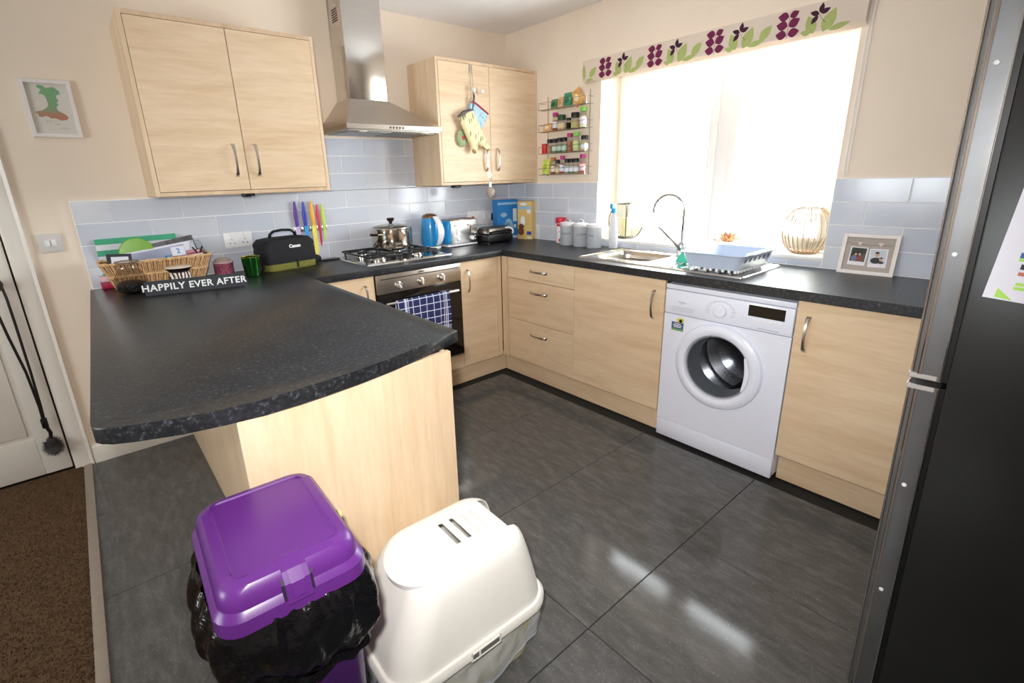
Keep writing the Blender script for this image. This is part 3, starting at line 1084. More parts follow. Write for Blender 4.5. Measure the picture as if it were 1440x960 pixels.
# D shaped grip that covers the right side of the porthole
pts = [(0.158 * cos(a), 0.158 * sin(a)) for a in [radians(-32 + 64 * i / 16) for i in range(17)]]
pts += [(0.128 + 0.010 * sin(pi * i / 8), 0.083 - 0.166 * i / 8) for i in range(9)]
MB().prism(pts, 0.004, 0.021, 0.003, 2, M=MW).build('door_grip', M_WHITEGOODS, dr2)
MB().lathe([(0.157, 0.004), (0.152, 0.010), (0.149, 0.006), (0.148, -0.06), (0.140, -0.10)], 48, MW, cap=False).build('gasket', pmat('grey_rubber_gasket', (148, 150, 154), 0.4, noise_amt=0.05), dr2)
MB().lathe([(0.150, 0.002), (0.144, -0.004), (0.128, -0.03), (0.08, -0.052), (0.0, -0.06)], 48, MW, cap=False).build('door_glass', mat_glass('porthole_glass', (0.66, 0.69, 0.72), 0.0, 1.45), dr2)
dm, nt, bs = nodes('perforated_steel_drum')
tc = N(nt, 'TexCoord')
vo = N(nt, 'TexVoronoi', Scale=75.0)
nt.links.new(tc.outputs['Object'], vo.inputs['Vector'])
r = ramp(nt, [(0.16, (0.02, 0.02, 0.02)), (0.24, (0.6, 0.6, 0.62))])
nt.links.new(vo.outputs['Distance'], r.inputs['Fac'])
nt.links.new(r.outputs['Color'], bs.inputs['Base Color'])
bs.inputs['Metallic'].default_value = 1
bs.inputs['Roughness'].default_value = 0.22
drum = MB().lathe([(0.175, -0.06), (0.20, -0.09), (0.205, -0.30), (0.16, -0.335), (0.0, -0.33)], 48, MW, cap=False).build('drum', dm, u)
for a in (0.6, 2.7, 4.8):
    MB().loft([[(0.205 * cos(a + s) - 0 * s, 0.205 * sin(a + s), z) for s in (-0.16, 0, 0.16)] + [(0.15 * cos(a), 0.15 * sin(a), z)] for z in (-0.30, -0.10)], M=MW).build('paddle', M_STEELV, drum, sharp=60)
b = MB().box(wx - 0.006, wx - 0.003, -1.992, -1.872, 0.722, 0.748, 0.001, 1)
b.build('detergent_drawer', pmat('soft_grey_plastic', (212, 216, 226), 0.35, noise_amt=0.01), u)
MB().lathe([(0.030, 0), (0.029, 0.012), (0.025, 0.016), (0, 0.0165)], 28, T3(wx - 0.004, -2.119, 0.760) @ FW).build('program_dial', M_WHITEGOODS, u)
m_mark = pmat('grey_print', (176, 180, 196), 0.5, noise_amt=0.02)
b = MB()
for k in range(18):                        # ticks round the dial
    a = radians(200 - k * 13)
    x_, z_ = 0.062 * cos(a), 0.046 * sin(a)
    w = 0.012 if k % 2 else 0.007
    b.box(wx - 0.0045, wx - 0.0038, -2.119 - x_ - w, -2.119 - x_ + w, 0.760 + z_ - 0.001, 0.760 + z_ + 0.001)
b.box(wx - 0.0045, wx - 0.0038, -1.945, -1.905, 0.765, 0.769).box(wx - 0.0045, wx - 0.0038, -1.935, -1.915, 0.760, 0.762)
b.box(wx - 0.0045, wx - 0.0038, -2.38, -2.29, 0.712, 0.715)
b.build('panel_print', m_mark, u, smooth=False)
disp = MB().box(wx - 0.0055, wx - 0.003, -2.395, -2.243, 0.764, 0.814, 0.001, 1).build('display', M_DARKGLASS, u)
for k in range(6):
    MB().box(wx - 0.008, wx - 0.003, -2.39 + k * 0.022, -2.375 + k * 0.022, 0.746, 0.753, 0.001, 1).build('button', M_WHITE, u)
st = MB().box(wx - 0.0012, wx, -1.940, -1.876, 0.628, 0.662).build('energy_sticker', pmat('blue_sticker', (62, 92, 136), 0.5, noise_amt=0.03), u, smooth=False)
MB().box(wx - 0.0012, wx, -1.940, -1.903, 0.662, 0.684).build('sticker_top', pmat('yellow_sticker', (214, 208, 96), 0.5, noise_amt=0.03), st, smooth=False)
MB().lathe([(0.009, 0), (0.009, 0.0006)], 12, T3(wx - 0.0013, -1.924, 0.671) @ FW).build('sticker_spot', M_BLACK, st)
b = MB()
for k, (z, w) in enumerate(((0.654, 0.036), (0.645, 0.05), (0.637, 0.04))):
    b.box(wx - 0.0016, wx - 0.0011, -1.908 - w / 2, -1.908 + w / 2, z - 0.002, z + 0.002)
b.build('sticker_lines', M_WHITE, st, smooth=False)
MB().box(wx - 0.0012, wx, -1.940, -1.876, 0.618, 0.628).build('sticker_foot', pmat('green_sticker', (120, 160, 96), 0.5, noise_amt=0.03), st, smooth=False)

# ================================================================== ON THE HOB WALL SIDE
# --- gas hob
u = thing('gas_hob', 'steel gas hob with black pan supports set into the worktop', 'hob', (-1.235, -0.255, ZW), world=True)
b = MB()
x0, x1, y0, y1 = -1.54, -0.932, -0.488, -0.02
b.loft([[(x, y, ZW) for x, y in rrect(x0, x1, y0, y1, 0.012)], [(x, y, ZW + 0.006) for x, y in rrect(x0 + .003, x1 - .003, y0 + .003, y1 - .003, 0.012)],
        [(x, y, ZW + 0.011) for x, y in rrect(x0 + .028, x1 - .028, y0 + .022, y1 - .022, 0.012)], [(x, y, ZW + 0.009) for x, y in rrect(x0 + .038, x1 - .038, y0 + .034, y1 - .034, 0.012)]])
b.build('tray', M_STEELV, u, sharp=20)
burn = [(-1.405, -0.365, 0.046), (-1.405, -0.135, 0.034), (-1.145, -0.365, 0.034), (-1.175, -0.145, 0.034)]
burn = [(-1.40, -0.355, 0.046), (-1.40, -0.13, 0.034), (-1.125, -0.355, 0.03), (-1.16, -0.15, 0.036)]
for bx, by, br in burn:
    o = MB().lathe([(br + .008, 0), (br + .008, 0.006), (br, 0.010), (br, 0.017), (br - .004, 0.019), (0, 0.0195)], 28, T3(bx, by, ZW + 0.009)).build('burner', M_STEELV, u)
    MB().lathe([(br - .002, 0.0), (br - .003, 0.006), (br - .008, 0.008), (0, 0.0085)], 28, T3(bx, by, ZW + 0.0285)).build('burner_cap', M_IRON, o)
for sx0, sx1 in ((-1.505, -1.285), (-1.265, -1.035)):
    b = MB()
    zt = ZW + 0.046
    yy0, yy1 = -0.462, -0.046
    rr = 0.0055
    pts = [(x, y, zt - 0.004) for x, y in rrect(sx0, sx1, yy0, yy1, 0.02, 3)]
    b.tube(pts, rr, 6, True)
    for (x, y) in ((sx0, yy0 + .06), (sx1, yy0 + .06), (sx0, yy1 - .06), (sx1, yy1 - .06)):
        b.tube([(x, y, zt - 0.004), (x, y, ZW + 0.010)], rr, 6)
    for bx, by, br in burn:
        if sx0 < bx < sx1:
            for a in (0, pi / 2, pi, 3 * pi / 2):
                L = 0.10
                ex, ey = bx + L * cos(a), by + L * sin(a)
                ex = min(max(ex, sx0), sx1)
                ey = min(max(ey, yy0), yy1)
                b.tube([(bx + 0.022 * cos(a), by + 0.022 * sin(a), zt), (ex, ey, zt - 0.002)], rr, 6)
    b.build('pan_support', M_IRON, u)
for k in range(4):
    kx, ky = -0.978, -0.10 - 0.082 * k
    o = MB().lathe([(0.019, 0), (0.0185, 0.004), (0.016, 0.012), (0.0155, 0.024), (0.013, 0.027), (0, 0.0275)], 20, T3(kx, ky, ZW + 0.0095)).build('knob', M_BLACK, u)
    MB().box(-0.002, 0.002, -0.013, 0.013, 0.0272, 0.029, M=T3(kx, ky, ZW + 0.0095)).build('knob_mark', M_WHITE, o, smooth=False)

# --- saucepan
px, py = -1.196, -0.17
zb = ZW + 0.0530
u = thing('saucepan', 'tall steel stockpot with a glass lid standing on the gas hob', 'pan', (px, py, zb))
M_PAN = pmat('polished_pan_steel', (222, 212, 200), 0.13, 1.0, noise_amt=0.03)
R = 0.131
MB().lathe([(R - .012, 0), (R - .004, 0.003), (R, 0.012), (R, 0.118), (R + .003, 0.122), (R + .003, 0.125), (R - .003, 0.125), (R - .004, 0.02), (0, 0.006)], 48, cap=False).build('pot', M_PAN, u)
MB().lathe([(R - .012, -0.0), (R - .02, -0.001), (0, -0.001)], 32, cap=False).build('base_disc', M_BLACK, u)
lid = MB().lathe([(R + .003, 0.1255), (R + .002, 0.129), (R - .006, 0.130)], 48, cap=False).build('lid_rim', M_PAN, u)
MB().lathe([(R - .005, 0.130), (R * 0.8, 0.140), (R * 0.5, 0.149), (0.016, 0.153)], 40, cap=False).build('lid_glass', mat_glass('smoky_lid_glass', (0.80, 0.80, 0.78), 0.02, 1.6), u)
MB().lathe([(0.009, 0.150), (0.011, 0.162), (0.024, 0.176), (0.026, 0.183), (0.020, 0.189), (0, 0.190)], 24).build('lid_knob', pmat('dark_brown_knob', (52, 34, 26), 0.25, noise_amt=0.08), u)
for sg in (-1, 1):
    ha = radians(200) if sg < 0 else radians(20)
    c, s_ = cos(ha), sin(ha)
    path = []
    for i in range(13):
        t = -1 + 2 * i / 12
        rr = R - 0.004 + 0.042 * (1 - t ** 4)
        w = 0.045 * t
        path.append((c * rr - s_ * w, s_ * rr + c * w, 0.095))
    h = MB().tube(path[2:11], 0.0085, 10).build('handle', M_BLACK, u)
    MB().tube(path[0:3], 0.006, 8).build('bracket', M_PAN, h)
    MB().tube(path[10:13], 0.006, 8).build('bracket', M_PAN, h)

# --- kettle
u = thing('kettle', 'bright blue electric kettle with a white handle beside the toaster', 'kettle', (-0.858, -0.118, ZW), radians(-84))
M_BLUE = pmat('sky_blue_plastic', (38, 150, 216), 0.25, noise_amt=0.03, coat=0.3)
MB().lathe([(0.068, 0), (0.071, 0.008), (0.068, 0.018), (0.0, 0.02)], 32).build('power_base', M_WHITE, u)
MB().lathe([(0.0, 0.021), (0.067, 0.021), (0.070, 0.03), (0.0695, 0.06), (0.066, 0.13), (0.061, 0.195), (0.056, 0.215), (0.0, 0.216)], 40).build('body', M_BLUE, u)
MB().lathe([(0.057, 0.2165), (0.056, 0.225), (0.045, 0.238), (0.022, 0.246), (0, 0.247)], 32).build('lid', pmat('bronze_lid', (142, 112, 84), 0.25, 0.7, noise_amt=0.05), u)
b = MB()
rings = []
for i in range(15):
    t = i / 14
    a = -0.15 + t * 3.3
    z = 0.226 - 0.200 * t
    x = 0.058 + 0.020 * t + 0.052 * sin(pi * min(1, t * 1.02)) ** 0.8
    w = 0.021 + 0.007 * sin(pi * t)
    th = 0.010
    rings.append([(x + th * cos(q), w * sin(q), z + th * 0.35 * cos(q)) for q in [2 * pi * k / 12 for k in range(12)]])
b.loft(rings)
b.build('handle', M_WHITE, u)
MB().prism([(-0.05, -0.02), (-0.082, -0.004), (-0.082, 0.004), (-0.05, 0.02)], 0.185, 0.216, 0.003).build('spout', M_BLUE, u)
MB().box(-0.0015, 0.0015, -0.008, 0.008, 0.05, 0.15, 0.001, 1, M=T3(-0.046, -0.057, 0.0) @ Matrix.Rotation(radians(51), 4, 'Z')).build('level_window', M_GLASS, u)

# --- toaster
u = thing('toaster', 'four-slice steel toaster with sky blue ends beside the kettle', 'toaster', (-0.645, -0.125, ZW), 0.0)
MB().box(-0.105, 0.135, -0.088, 0.085, 0.018, 0.190, 0.006, 3).build('housing', pmat('brushed_toaster_steel', (226, 224, 220), 0.2, 1.0, noise_amt=0.04, stretch=(1, 1, 30), noise_scale=6), u)
def end_cap(x0, x1, nm):
    b = MB()
    rings = []
    n = 7
    for i in range(n + 1):
        t = i / n
        x = x0 + (x1 - x0) * t
        k = 0.030 * (1 - math.sqrt(max(0, 1 - t * t)))
        rings.append([(x, y, z) for y, z in rrect(-0.092 + k, 0.089 - k, 0.022 + k * .3, 0.192 - k, 0.03, 5)])
    b.loft(rings)
    b.build('end_cap', M_BLUE, u)
end_cap(-0.104, -0.136, 0)
MB().box(-0.130, 0.139, -0.084, 0.082, 0.004, 0.019, 0.004).build('base', M_WHITE, u)
for x in (-0.11, 0.12):
    MB().box(x - .012, x + .012, -0.08, 0.075, 0.0, 0.005, 0.001, 1).build('foot', M_BLACK, u)
MB().box(-0.10, 0.132, -0.075, 0.072, 0.189, 0.194, 0.003).build('top_plate', pmat('bronze_top_plate', (150, 128, 108), 0.3, 0.8, noise_amt=0.05), u)
for x in (-0.085, 0.03):
    for y in (-0.04, 0.03):
        MB().box(x, x + 0.09, y - .014, y + .014, 0.1935, 0.1950).build('bread_slot', M_BLACK, u, smooth=False)
for x in (-0.050, 0.072):
    MB().box(x - .002, x + .002, -0.0892, -0.088, 0.082, 0.150).build('lever_slot', M_BLACK, u, smooth=False)
    MB().box(x - .018, x + .018, -0.106, -0.088, 0.148, 0.160, 0.003).build('lever', M_WHITE, u)
    MB().lathe([(0.016, 0), (0.015, 0.010), (0.012, 0.013), (0, 0.0135)], 20, T3(x + 0.012, -0.088, 0.055) @ FS).build('dial', M_WHITE, u)
    MB().lathe([(0.006, 0), (0.005, 0.002), (0, 0.0025)], 12, T3(x - 0.022, -0.088, 0.150) @ FS).build('indicator', pmat('copper_dot', (176, 96, 70), 0.4, noise_amt=0.05), u)
for k in range(3):
    MB().lathe([(0.005, 0), (0.005, 0.003), (0, 0.0035)], 10, T3(0.114, -0.088, 0.045 + 0.022 * k) @ FS).build('button', M_WHITE, u)

# --- sandwich grill
u = thing('sandwich_grill', 'black and steel sandwich grill with a hooked handle in the corner', 'grill', (-0.362, -0.238, ZW), radians(0))
MB().box(-0.125, 0.125, -0.072, 0.075, 0.012, 0.075, 0.012, 3).build('base', M_BLACK, u)
for x in (-.11, .11):
    MB().box(x - .012, x + .012, -0.065, 0.07, 0.0, 0.013, 0.003).build('foot', M_BLACK, u)
MB().loft([[(x, y, z) for x, y in rrect(-.122 + k, .122 - k, -.070 + k, .073 - k, .02)] for z, k in ((.079, 0), (.10, 0.002), (.116, .010), (.124, .03))]).build('lid', pmat('worn_grill_steel', (120, 114, 106), 0.32, 0.9, noise_amt=0.12, noise_scale=12), u)
MB().tube([(-0.10, -0.07, 0.085), (-0.10, -0.086, 0.09), (-0.06, -0.092, 0.095), (0.06, -0.092, 0.095), (0.10, -0.086, 0.09), (0.10, -0.07, 0.085)], 0.007, 8).build('front_handle', M_BLACK, u)
MB().tube([(0.045, -0.07, 0.112), (0.072, -0.088, 0.114), (0.094, -0.098, 0.100), (0.100, -0.100, 0.080), (0.092, -0.100, 0.066)], 0.006, 8).build('latch', M_WHITE, u)

# --- sockets and switches
def socket(name, label, cx, cz, w=0.148, h=0.087, gang=2, red=None, cat='socket'):
    u = thing(name, label, cat, (cx, -0.0085, cz), world=False)
    MB().box(-w / 2, w / 2, -0.009, 0, -h / 2, h / 2, 0.003).build('plate', M_WHITE, u)
    for g in range(gang):
        gx = (g - (gang - 1) / 2) * (w / gang) * 0.92
        for dx, dz, ww, hh in ((0, 0.004, .003, .009), (-0.011, -0.017, .007, .0045), (0.011, -0.017, .007, .0045)):
            MB().box(gx + dx - ww / 2, gx + dx + ww / 2, -0.0096, -0.009, dz - hh / 2, dz + hh / 2).build('pin_hole', M_BLACK, u, smooth=False)
        MB().box(gx - .006, gx + .006, -0.013, -0.009, 0.018, 0.036, 0.002).build('rocker', M_WHITE, u)
        for sx in (-1,):
            pass
    return u


socket('wall_socket', 'white double wall socket on the tiles above the basket end', -2.092, 1.087)
su = thing('wall_socket', 'long white switch and socket plate behind the toaster and grill', 'socket', (-0.30, -0.0085, 1.087))
MB().box(-0.148, 0.158, -0.009, 0, -0.055, 0.052, 0.003).build('plate', M_WHITE, su)
for k in range(4):
    MB().box(-0.115 + k * 0.06, -0.085 + k * 0.06, -0.013, -0.009, -0.018, 0.026, 0.003).build('rocker', M_WHITE, su)
MB().box(-0.112, -0.088, -0.0135, -0.0125, 0.002, 0.012).build('red_neon', pmat('red_neon_window', (210, 40, 40), 0.3, noise_amt=0.03), su, smooth=False)
pl = thing('plug', 'black three-pin plug in the socket beside the cereal boxes', 'plug', (-0.190, -0.0180, 1.085))
b = MB().loft([[(x, -0.001, z) for x, z in rrect(-.026, .026, -.03, .028, .012)], [(x, -0.02, z) for x, z in rrect(-.026, .026, -.03, .028, .012)],
               [(x, -0.042, z) for x, z in rrect(-.018, .018, -.026, .018, .01)]])
b.build('body', M_BLACK, pl)
MB().tube([(0, -0.026, -0.028), (-0.004, -0.026, -0.05), (-0.03, -0.022, -0.09), (-0.08, -0.020, -0.12), (-0.12, -0.020, -0.170)], 0.0035, 8).build('flex', M_BLACK, pl)
ls = thing('light_switch', 'white double light switch on the peach wall above the skirting', 'switch', (-2.897, 0, 1.15))
MB().box(-0.044, 0.044, -0.010, 0, -0.043, 0.043, 0.003).build('plate', pmat('matt_white_switch', (216, 210, 206), 0.4, noise_amt=0.01), ls)
for x in (-0.012, 0.012):
    MB().box(x - .0095, x + .0095, -0.0145, -0.009, -0.015, 0.015, 0.002, M=None).build('rocker', M_WHITE, ls)

# --- cereal boxes
def carton(name, label, loc, rz, w, d, h, front, side, top, bands, blobs, group):
    u = thing(name, label, 'box', loc, rz, group)
    MB().box(-w / 2, w / 2, -d / 2, d / 2, 0, h, 0.001, 1).build('carton', front, u, smooth=False)
    MB().box(-w / 2 + .001, w / 2 - .001, -d / 2 + .001, d / 2 - .001, h, h + .0012).build('flap', top, u, smooth=False)
    MB().box(w / 2, w / 2 + .0006, -d / 2 + .002, d / 2 - .002, .002, h - .002).build('side_print', side, u, smooth=False)
    for i, (x0, x1, z0, z1, m) in enumerate(bands):
        MB().box(x0, x1, -d / 2 - .0007, -d / 2, z0, z1).build('print_band', m, u, smooth=False)
    for (x, z, rx, rz2, m) in blobs:
        MB().lathe([(1, 0), (1, 0.0010), (0, 0.0010)], 20, T3(x, -d / 2 - .0001, z) @ FS @ Matrix.Diagonal((rx, rz2, 1, 1))).build('print_shape', m, u)
    return u


M_CB = pmat('blue_carton', (36, 128, 204), 0.45, noise_amt=0.05, noise_scale=8)
M_CB2 = pmat('deep_blue_carton', (50, 122, 190), 0.45, noise_amt=0.05)
M_CW = pmat('white_print', (236, 236, 240), 0.5, noise_amt=0.02)
M_CT = pmat('toffee_print', (196, 146, 88), 0.5, noise_amt=0.15, noise_scale=60)
M_CBR = pmat('brown_biscuit_print', (126, 76, 44), 0.5, noise_amt=0.2, noise_scale=80)
M_CY = pmat('yellow_carton', (222, 190, 118), 0.5, noise_amt=0.06, noise_scale=10)
M_CLB = pmat('light_blue_print', (150, 196, 228), 0.5, noise_amt=0.08, noise_scale=12)
carton('cereal_box', 'tall blue cereal box with a milk splash and biscuits on its front', (-0.142, -0.112, ZW), radians(-8), 0.195, 0.068, 0.305, M_CB,
       M_CB2, M_CB2, [(-0.09, 0.09, 0.268, 0.285, M_CLB), (0.052, 0.088, 0.135, 0.235, M_CW), (0.046, 0.093, 0.012, 0.022, M_CW), (0.046, 0.093, 0.004, 0.009, M_CW), (0.058, 0.080, 0.085, 0.112, M_CW)],
       [(-0.035, 0.19, 0.030, 0.018, M_CLB), (-0.03, 0.192, 0.018, 0.010, M_CW), (0.01, 0.075, 0.045, 0.085, M_CLB), (-0.005, 0.045, 0.03, 0.05, M_CT), (-0.045, 0.03, 0.03, 0.035, M_CBR), (0.0, 0.11, 0.02, 0.022, M_CBR)], 'cereal boxes in the corner')
carton('cereal_box', 'yellow cereal box with a blue band beside the tall blue cereal box', (-0.052, -0.262, ZW), radians(-74), 0.13, 0.055, 0.292, M_CY,
       M_CY, M_CBR, [(-0.063, 0.063, 0.232, 0.252, M_CLB), (0.02, 0.06, 0.035, 0.062, pmat('royal_blue_print', (52, 78, 178), 0.5, noise_amt=0.04)), (0.025, 0.06, 0.008, 0.018, M_CW)],
       [(-0.01, 0.27, 0.03, 0.012, M_CW), (0.04, 0.215, 0.018, 0.016, M_CW), (-0.035, 0.06, 0.03, 0.03, M_CBR), (-0.03, 0.10, 0.025, 0.02, M_CBR), (-0.015, 0.14, 0.02, 0.04, M_CW)], 'cereal boxes in the corner')

# --- knife rack and knives on the tiles
kr = tag(MB().box(-1.775, -1.572, -0.022, -0.0085, 1.098, 1.132, 0.002, 1).build('knife_rack', M_STEELV), 'steel magnetic bar holding coloured knives on the tiles', 'rack')
KN = [(-1.752, (86, 50, 148), (206, 184, 226), 'knife with a purple handle and lilac blade, leftmost on the bar', 0.150, 0.030, 0.17),
      (-1.701, (42, 62, 176), (66, 164, 226), 'knife with a dark blue handle and sky blue blade', 0.145, 0.027, 0.16),
      (-1.652, (240, 178, 62), (246, 232, 120), 'knife with an orange handle and broad yellow blade', 0.145, 0.031, 0.185),
      (-1.617, (206, 72, 94), (206, 60, 84), 'small knife with a red handle and red blade', 0.125, 0.016, 0.115),
      (-1.587, (196, 224, 84), (206, 228, 110), 'small knife with a lime green handle, rightmost on the bar', 0.125, 0.016, 0.085)]
for x, hc, bc, lab, hl, bw, bl in KN:
    u = thing('knife', lab, 'knife', (x, -0.0245, 1.115), radians(0), 'coloured knives on the magnetic bar')
    hm = pmat('knife_handle_%d_%d' % (hc[0], hc[1]), hc, 0.35, noise_amt=0.04)
    bm_ = pmat('knife_blade_%d_%d' % (bc[0], bc[1]), bc, 0.3, noise_amt=0.04)
    rings = []
    for i in range(11):
        t = i / 10
        w = (0.0085 + 0.006 * sin(pi * min(1, t * 1.15)) + (0.002 if t < .15 else 0)) * (1.0 if t < 0.97 else 0.6) * (0.85 if bw < .02 else 1)
        rings.append([(w * cos(q), 0.0075 * sin(q), 0.018 + hl * t) for q in [2 * pi * k / 12 for k in range(12)]])
    MB().loft(rings).build('handle', hm, u)
    n = 10
    pts = [(-bw / 2 * 0.8, 0.02), (bw / 2, 0.02)]
    pts += [(bw / 2, -bl * 0.55), (bw / 2 * 0.75, -bl * 0.8), (bw / 2 * 0.1, -bl * 0.97), (-bw / 2 * 0.55, -bl), (-bw / 2 * 0.8, -bl * 0.85)]
    MB().prism(pts, -0.001, 0.001, M=FS).build('blade', bm_, u, smooth=False)
for x in (-1.770, -1.726, -1.678, -1.634, -1.602, -1.576):
    MB().box(x - .004, x + .004, -0.030, -0.0221, 1.100, 1.130, 0.002).build('clip', M_CHROME, kr)

# --- camera bag
u = thing('camera_bag', 'black camera bag with an olive base and top handle on the peninsula', 'bag', (-1.888, -0.155, ZW), radians(11))
M_NYLON = pmat('black_nylon', (19, 19, 24), 0.75, noise_amt=0.25, noise_scale=300, bump=0.4)
M_OLIVE = pmat('olive_canvas', (112, 110, 46), 0.8, noise_amt=0.2, noise_scale=60)


def bag_ring(z, hx, hy, r, lean=0):
    return [(x + lean, y, z) for x, y in rrect(-hx, hx, -hy, hy, r, 5)]


MB().loft([bag_ring(0.0, 0.142, 0.072, 0.03), bag_ring(0.008, 0.152, 0.080, 0.03), bag_ring(0.04, 0.153, 0.081, 0.03), bag_ring(0.046, 0.150, 0.078, 0.03)]).build('base_panel', M_OLIVE, u)
MB().loft([bag_ring(0.044, 0.155, 0.083, 0.03), bag_ring(0.06, 0.157, 0.085, 0.03), bag_ring(0.12, 0.154, 0.082, 0.03), bag_ring(0.155, 0.148, 0.076, 0.03)]).build('body', M_NYLON, u)
MB().loft([bag_ring(0.135, 0.154, 0.084, 0.03), bag_ring(0.155, 0.153, 0.083, 0.03), bag_ring(0.178, 0.135, 0.070, 0.03), bag_ring(0.184, 0.105, 0.048, 0.03)]).build('flap', M_NYLON, u)
path = [(-0.082, 0, 0.178), (-0.072, 0, 0.205), (-0.05, 0, 0.219), (0, 0, 0.223), (0.05, 0, 0.219), (0.072, 0, 0.205), (0.082, 0, 0.178)]
b = MB()
rings = []
for x, y, z in path:
    rings.append([(x + (0.008 if abs(x) > .06 else 0) * (1 if x < 0 else -1) * cos(q) * 0.8, 0.018 * sin(q), z + 0.007 * cos(q)) for q in [2 * pi * k / 10 for k in range(10)]])
b.loft(rings)
b.build('top_handle', M_NYLON, u)
M_LET = pmat('white_lettering', (238, 240, 240), 0.6, noise_amt=0.01)
text('lettering', 'Canon', 0.026, M_LET, u, T3(0.02, -0.0855, 0.135) @ FS @ Matrix.Rotation(0, 4, 'X'), 0.002, bold=0.0012)
b = MB()
rings = []
for i in range(14):
    t = i / 13
    a = pi * t
    rings.append([(0.152 + 0.03 * sin(a) + dx, -0.03 + 0.05 * sin(a * 1.3), 0.135 - 0.122 * t + dz) for dx, dz in ((-.004, -.012), (.004, -.012), (.004, .012), (-.004, .012))])
b.loft(rings).build('shoulder_strap', M_NYLON, u)
MB().sphere((0.195, 0.02, 0.028), 0.03, 14, 8, (1.5, 0.7, 0.85)).build('strap_pad', M_NYLON, u)
MB().sphere((-0.172, -0.03, 0.03), 0.024, 14, 8, (1.2, 0.7, 0.9)).build('strap_end', M_NYLON, u)
for z in (0.108, 0.078):
    MB().box(0.153, 0.160, -0.05, -0.03, z, z + 0.012, 0.002, 1).build('buckle', M_WHITE, u)
MB().box(0.02, 0.03, -0.087, -0.08, 0.012, 0.065, 0.002, 1).build('pull_tab', M_NYLON, u)

# --- phone, black slab against the tiles
u = thing('phone', 'black phone lying flat on the worktop under the knives', 'phone', (-1.592, -0.045, ZW), radians(3))
MB().box(-0.062, 0.062, -0.032, 0.032, 0, 0.010, 0.004, 2).build('body', M_BLACK, u)
MB().box(-0.057, 0.057, -0.028, 0.028, 0.0098, 0.0104).build('screen', M_DARKGLASS, u, smooth=False)

# --- green tumbler
u = thing('tumbler', 'shiny emerald green glass tumbler beside the wooden sign', 'glass', (-2.104, -0.265, ZW))
gm = pmat('emerald_mirror_glass', (26, 96, 30), 0.08, 0.75, noise_amt=0.06, coat=0.6)
n = 40
b = MB()
rings = []
for r, z in ((0.034, 0), (0.038, 0.004), (0.043, 0.05), (0.0475, 0.104), (0.0455, 0.104), (0.041, 0.05), (0.034, 0.01)):
    rings.append([(r * (1 + 0.02 * cos(10 * 2 * pi * k / n)) * cos(2 * pi * k / n), r * (1 + 0.02 * cos(10 * 2 * pi * k / n)) * sin(2 * pi * k / n), z) for k in range(n)])
b.loft(rings)
b.build('glass_body', gm, u)
MB().lathe([(0.0455, 0.1035), (0.0480, 0.1055), (0.0465, 0.107)], 32, cap=False).build('gold_rim', pmat('gold_rim', (214, 196, 110), 0.2, 0.9, noise_amt=0.03), u)

# --- sign
sg = thing('wooden_sign', 'charcoal block sign reading HAPPILY EVER AFTER in white capitals', 'sign', (-2.411, -0.478, ZW), radians(-13.2), rot=(radians(-6), 0, radians(-13.2)))
MB().box(-0.204, 0.204, 0, 0.018, 0, 0.066, 0.001, 1).build('board', pmat('charcoal_painted_wood', (46, 48, 54), 0.65, noise_amt=0.12, noise_scale=40), sg, smooth=False)
text('lettering', 'HAPPILY EVER AFTER', 0.0425, M_LET, sg, T3(0, -0.0006, 0.034) @ FS, 0.0012, bold=0.0009, space=1.09)

# --- zebra cup
u = thing('trinket_cup', 'black and cream zebra striped cup behind the sign', 'cup', (-2.452, -0.355, ZW))
zm, nt, bs = nodes('zebra_stripe_glaze')
tc = N(nt, 'TexCoord')
wv = N(nt, 'TexWave', Scale=22.0, Distortion=5.0, Detail=2.0)
wv.bands_direction = 'X'
nt.links.new(tc.outputs['Object'], wv.inputs['Vector'])
r = ramp(nt, [(0.45, lin((38, 30, 30))), (0.55, lin((232, 218, 204)))])
nt.links.new(wv.outputs['Fac'], r.inputs['Fac'])
nt.links.new(r.outputs['Color'], bs.inputs['Base Color'])
bs.inputs['Roughness'].default_value = 0.3
MB().lathe([(0.030, 0), (0.046, 0.012), (0.052, 0.035), (0.048, 0.062), (0.038, 0.084)], 32, cap=False).build('bowl', zm, u)
MB().lathe([(0.038, 0.084), (0.052, 0.098), (0.055, 0.105), (0.050, 0.105), (0.040, 0.094)], 32, cap=False).build('collar', pmat('black_glaze', (26, 22, 22), 0.25, noise_amt=0.05), u)
MB().lathe([(0.0, 0.101), (0.050, 0.1045), (0.056, 0.106), (0.050, 0.110), (0, 0.112)], 32).build('lid', pmat('cream_glaze', (230, 214, 194), 0.3, noise_amt=0.03), u)

# --- glass jar
u = thing('glass_jar', 'round clear glass jar with black pebbles in front of the basket', 'jar', (-2.643, -0.288, ZW))
MB().lathe([(0.0, 0.002), (0.040, 0.0), (0.058, 0.012), (0.067, 0.045), (0.064, 0.075), (0.050, 0.102), (0.040, 0.112), (0.041, 0.122), (0.046, 0.126), (0.046, 0.146), (0.049, 0.150)], 40, cap=False).build('glass_body', mat_glass('smoky_jar_glass', (0.85, 0.83, 0.80), 0.03, 2.3), u)
MB().lathe([(0.0, 0.006), (0.038, 0.006), (0.055, 0.015), (0.062, 0.04), (0.055, 0.052), (0.03, 0.060), (0, 0.058)], 28).build('pebbles', pmat('black_pebbles', (34, 32, 34), 0.35, noise_amt=0.5, noise_scale=70, bump=1.0, bump_dist=0.02), u)
MB().lathe([(0.0475, 0.1465), (0.050, 0.1495), (0.0475, 0.1525)], 32, cap=False).build('rim', pmat('pewter_rim', (176, 166, 154), 0.25, 0.7, noise_amt=0.05), u)

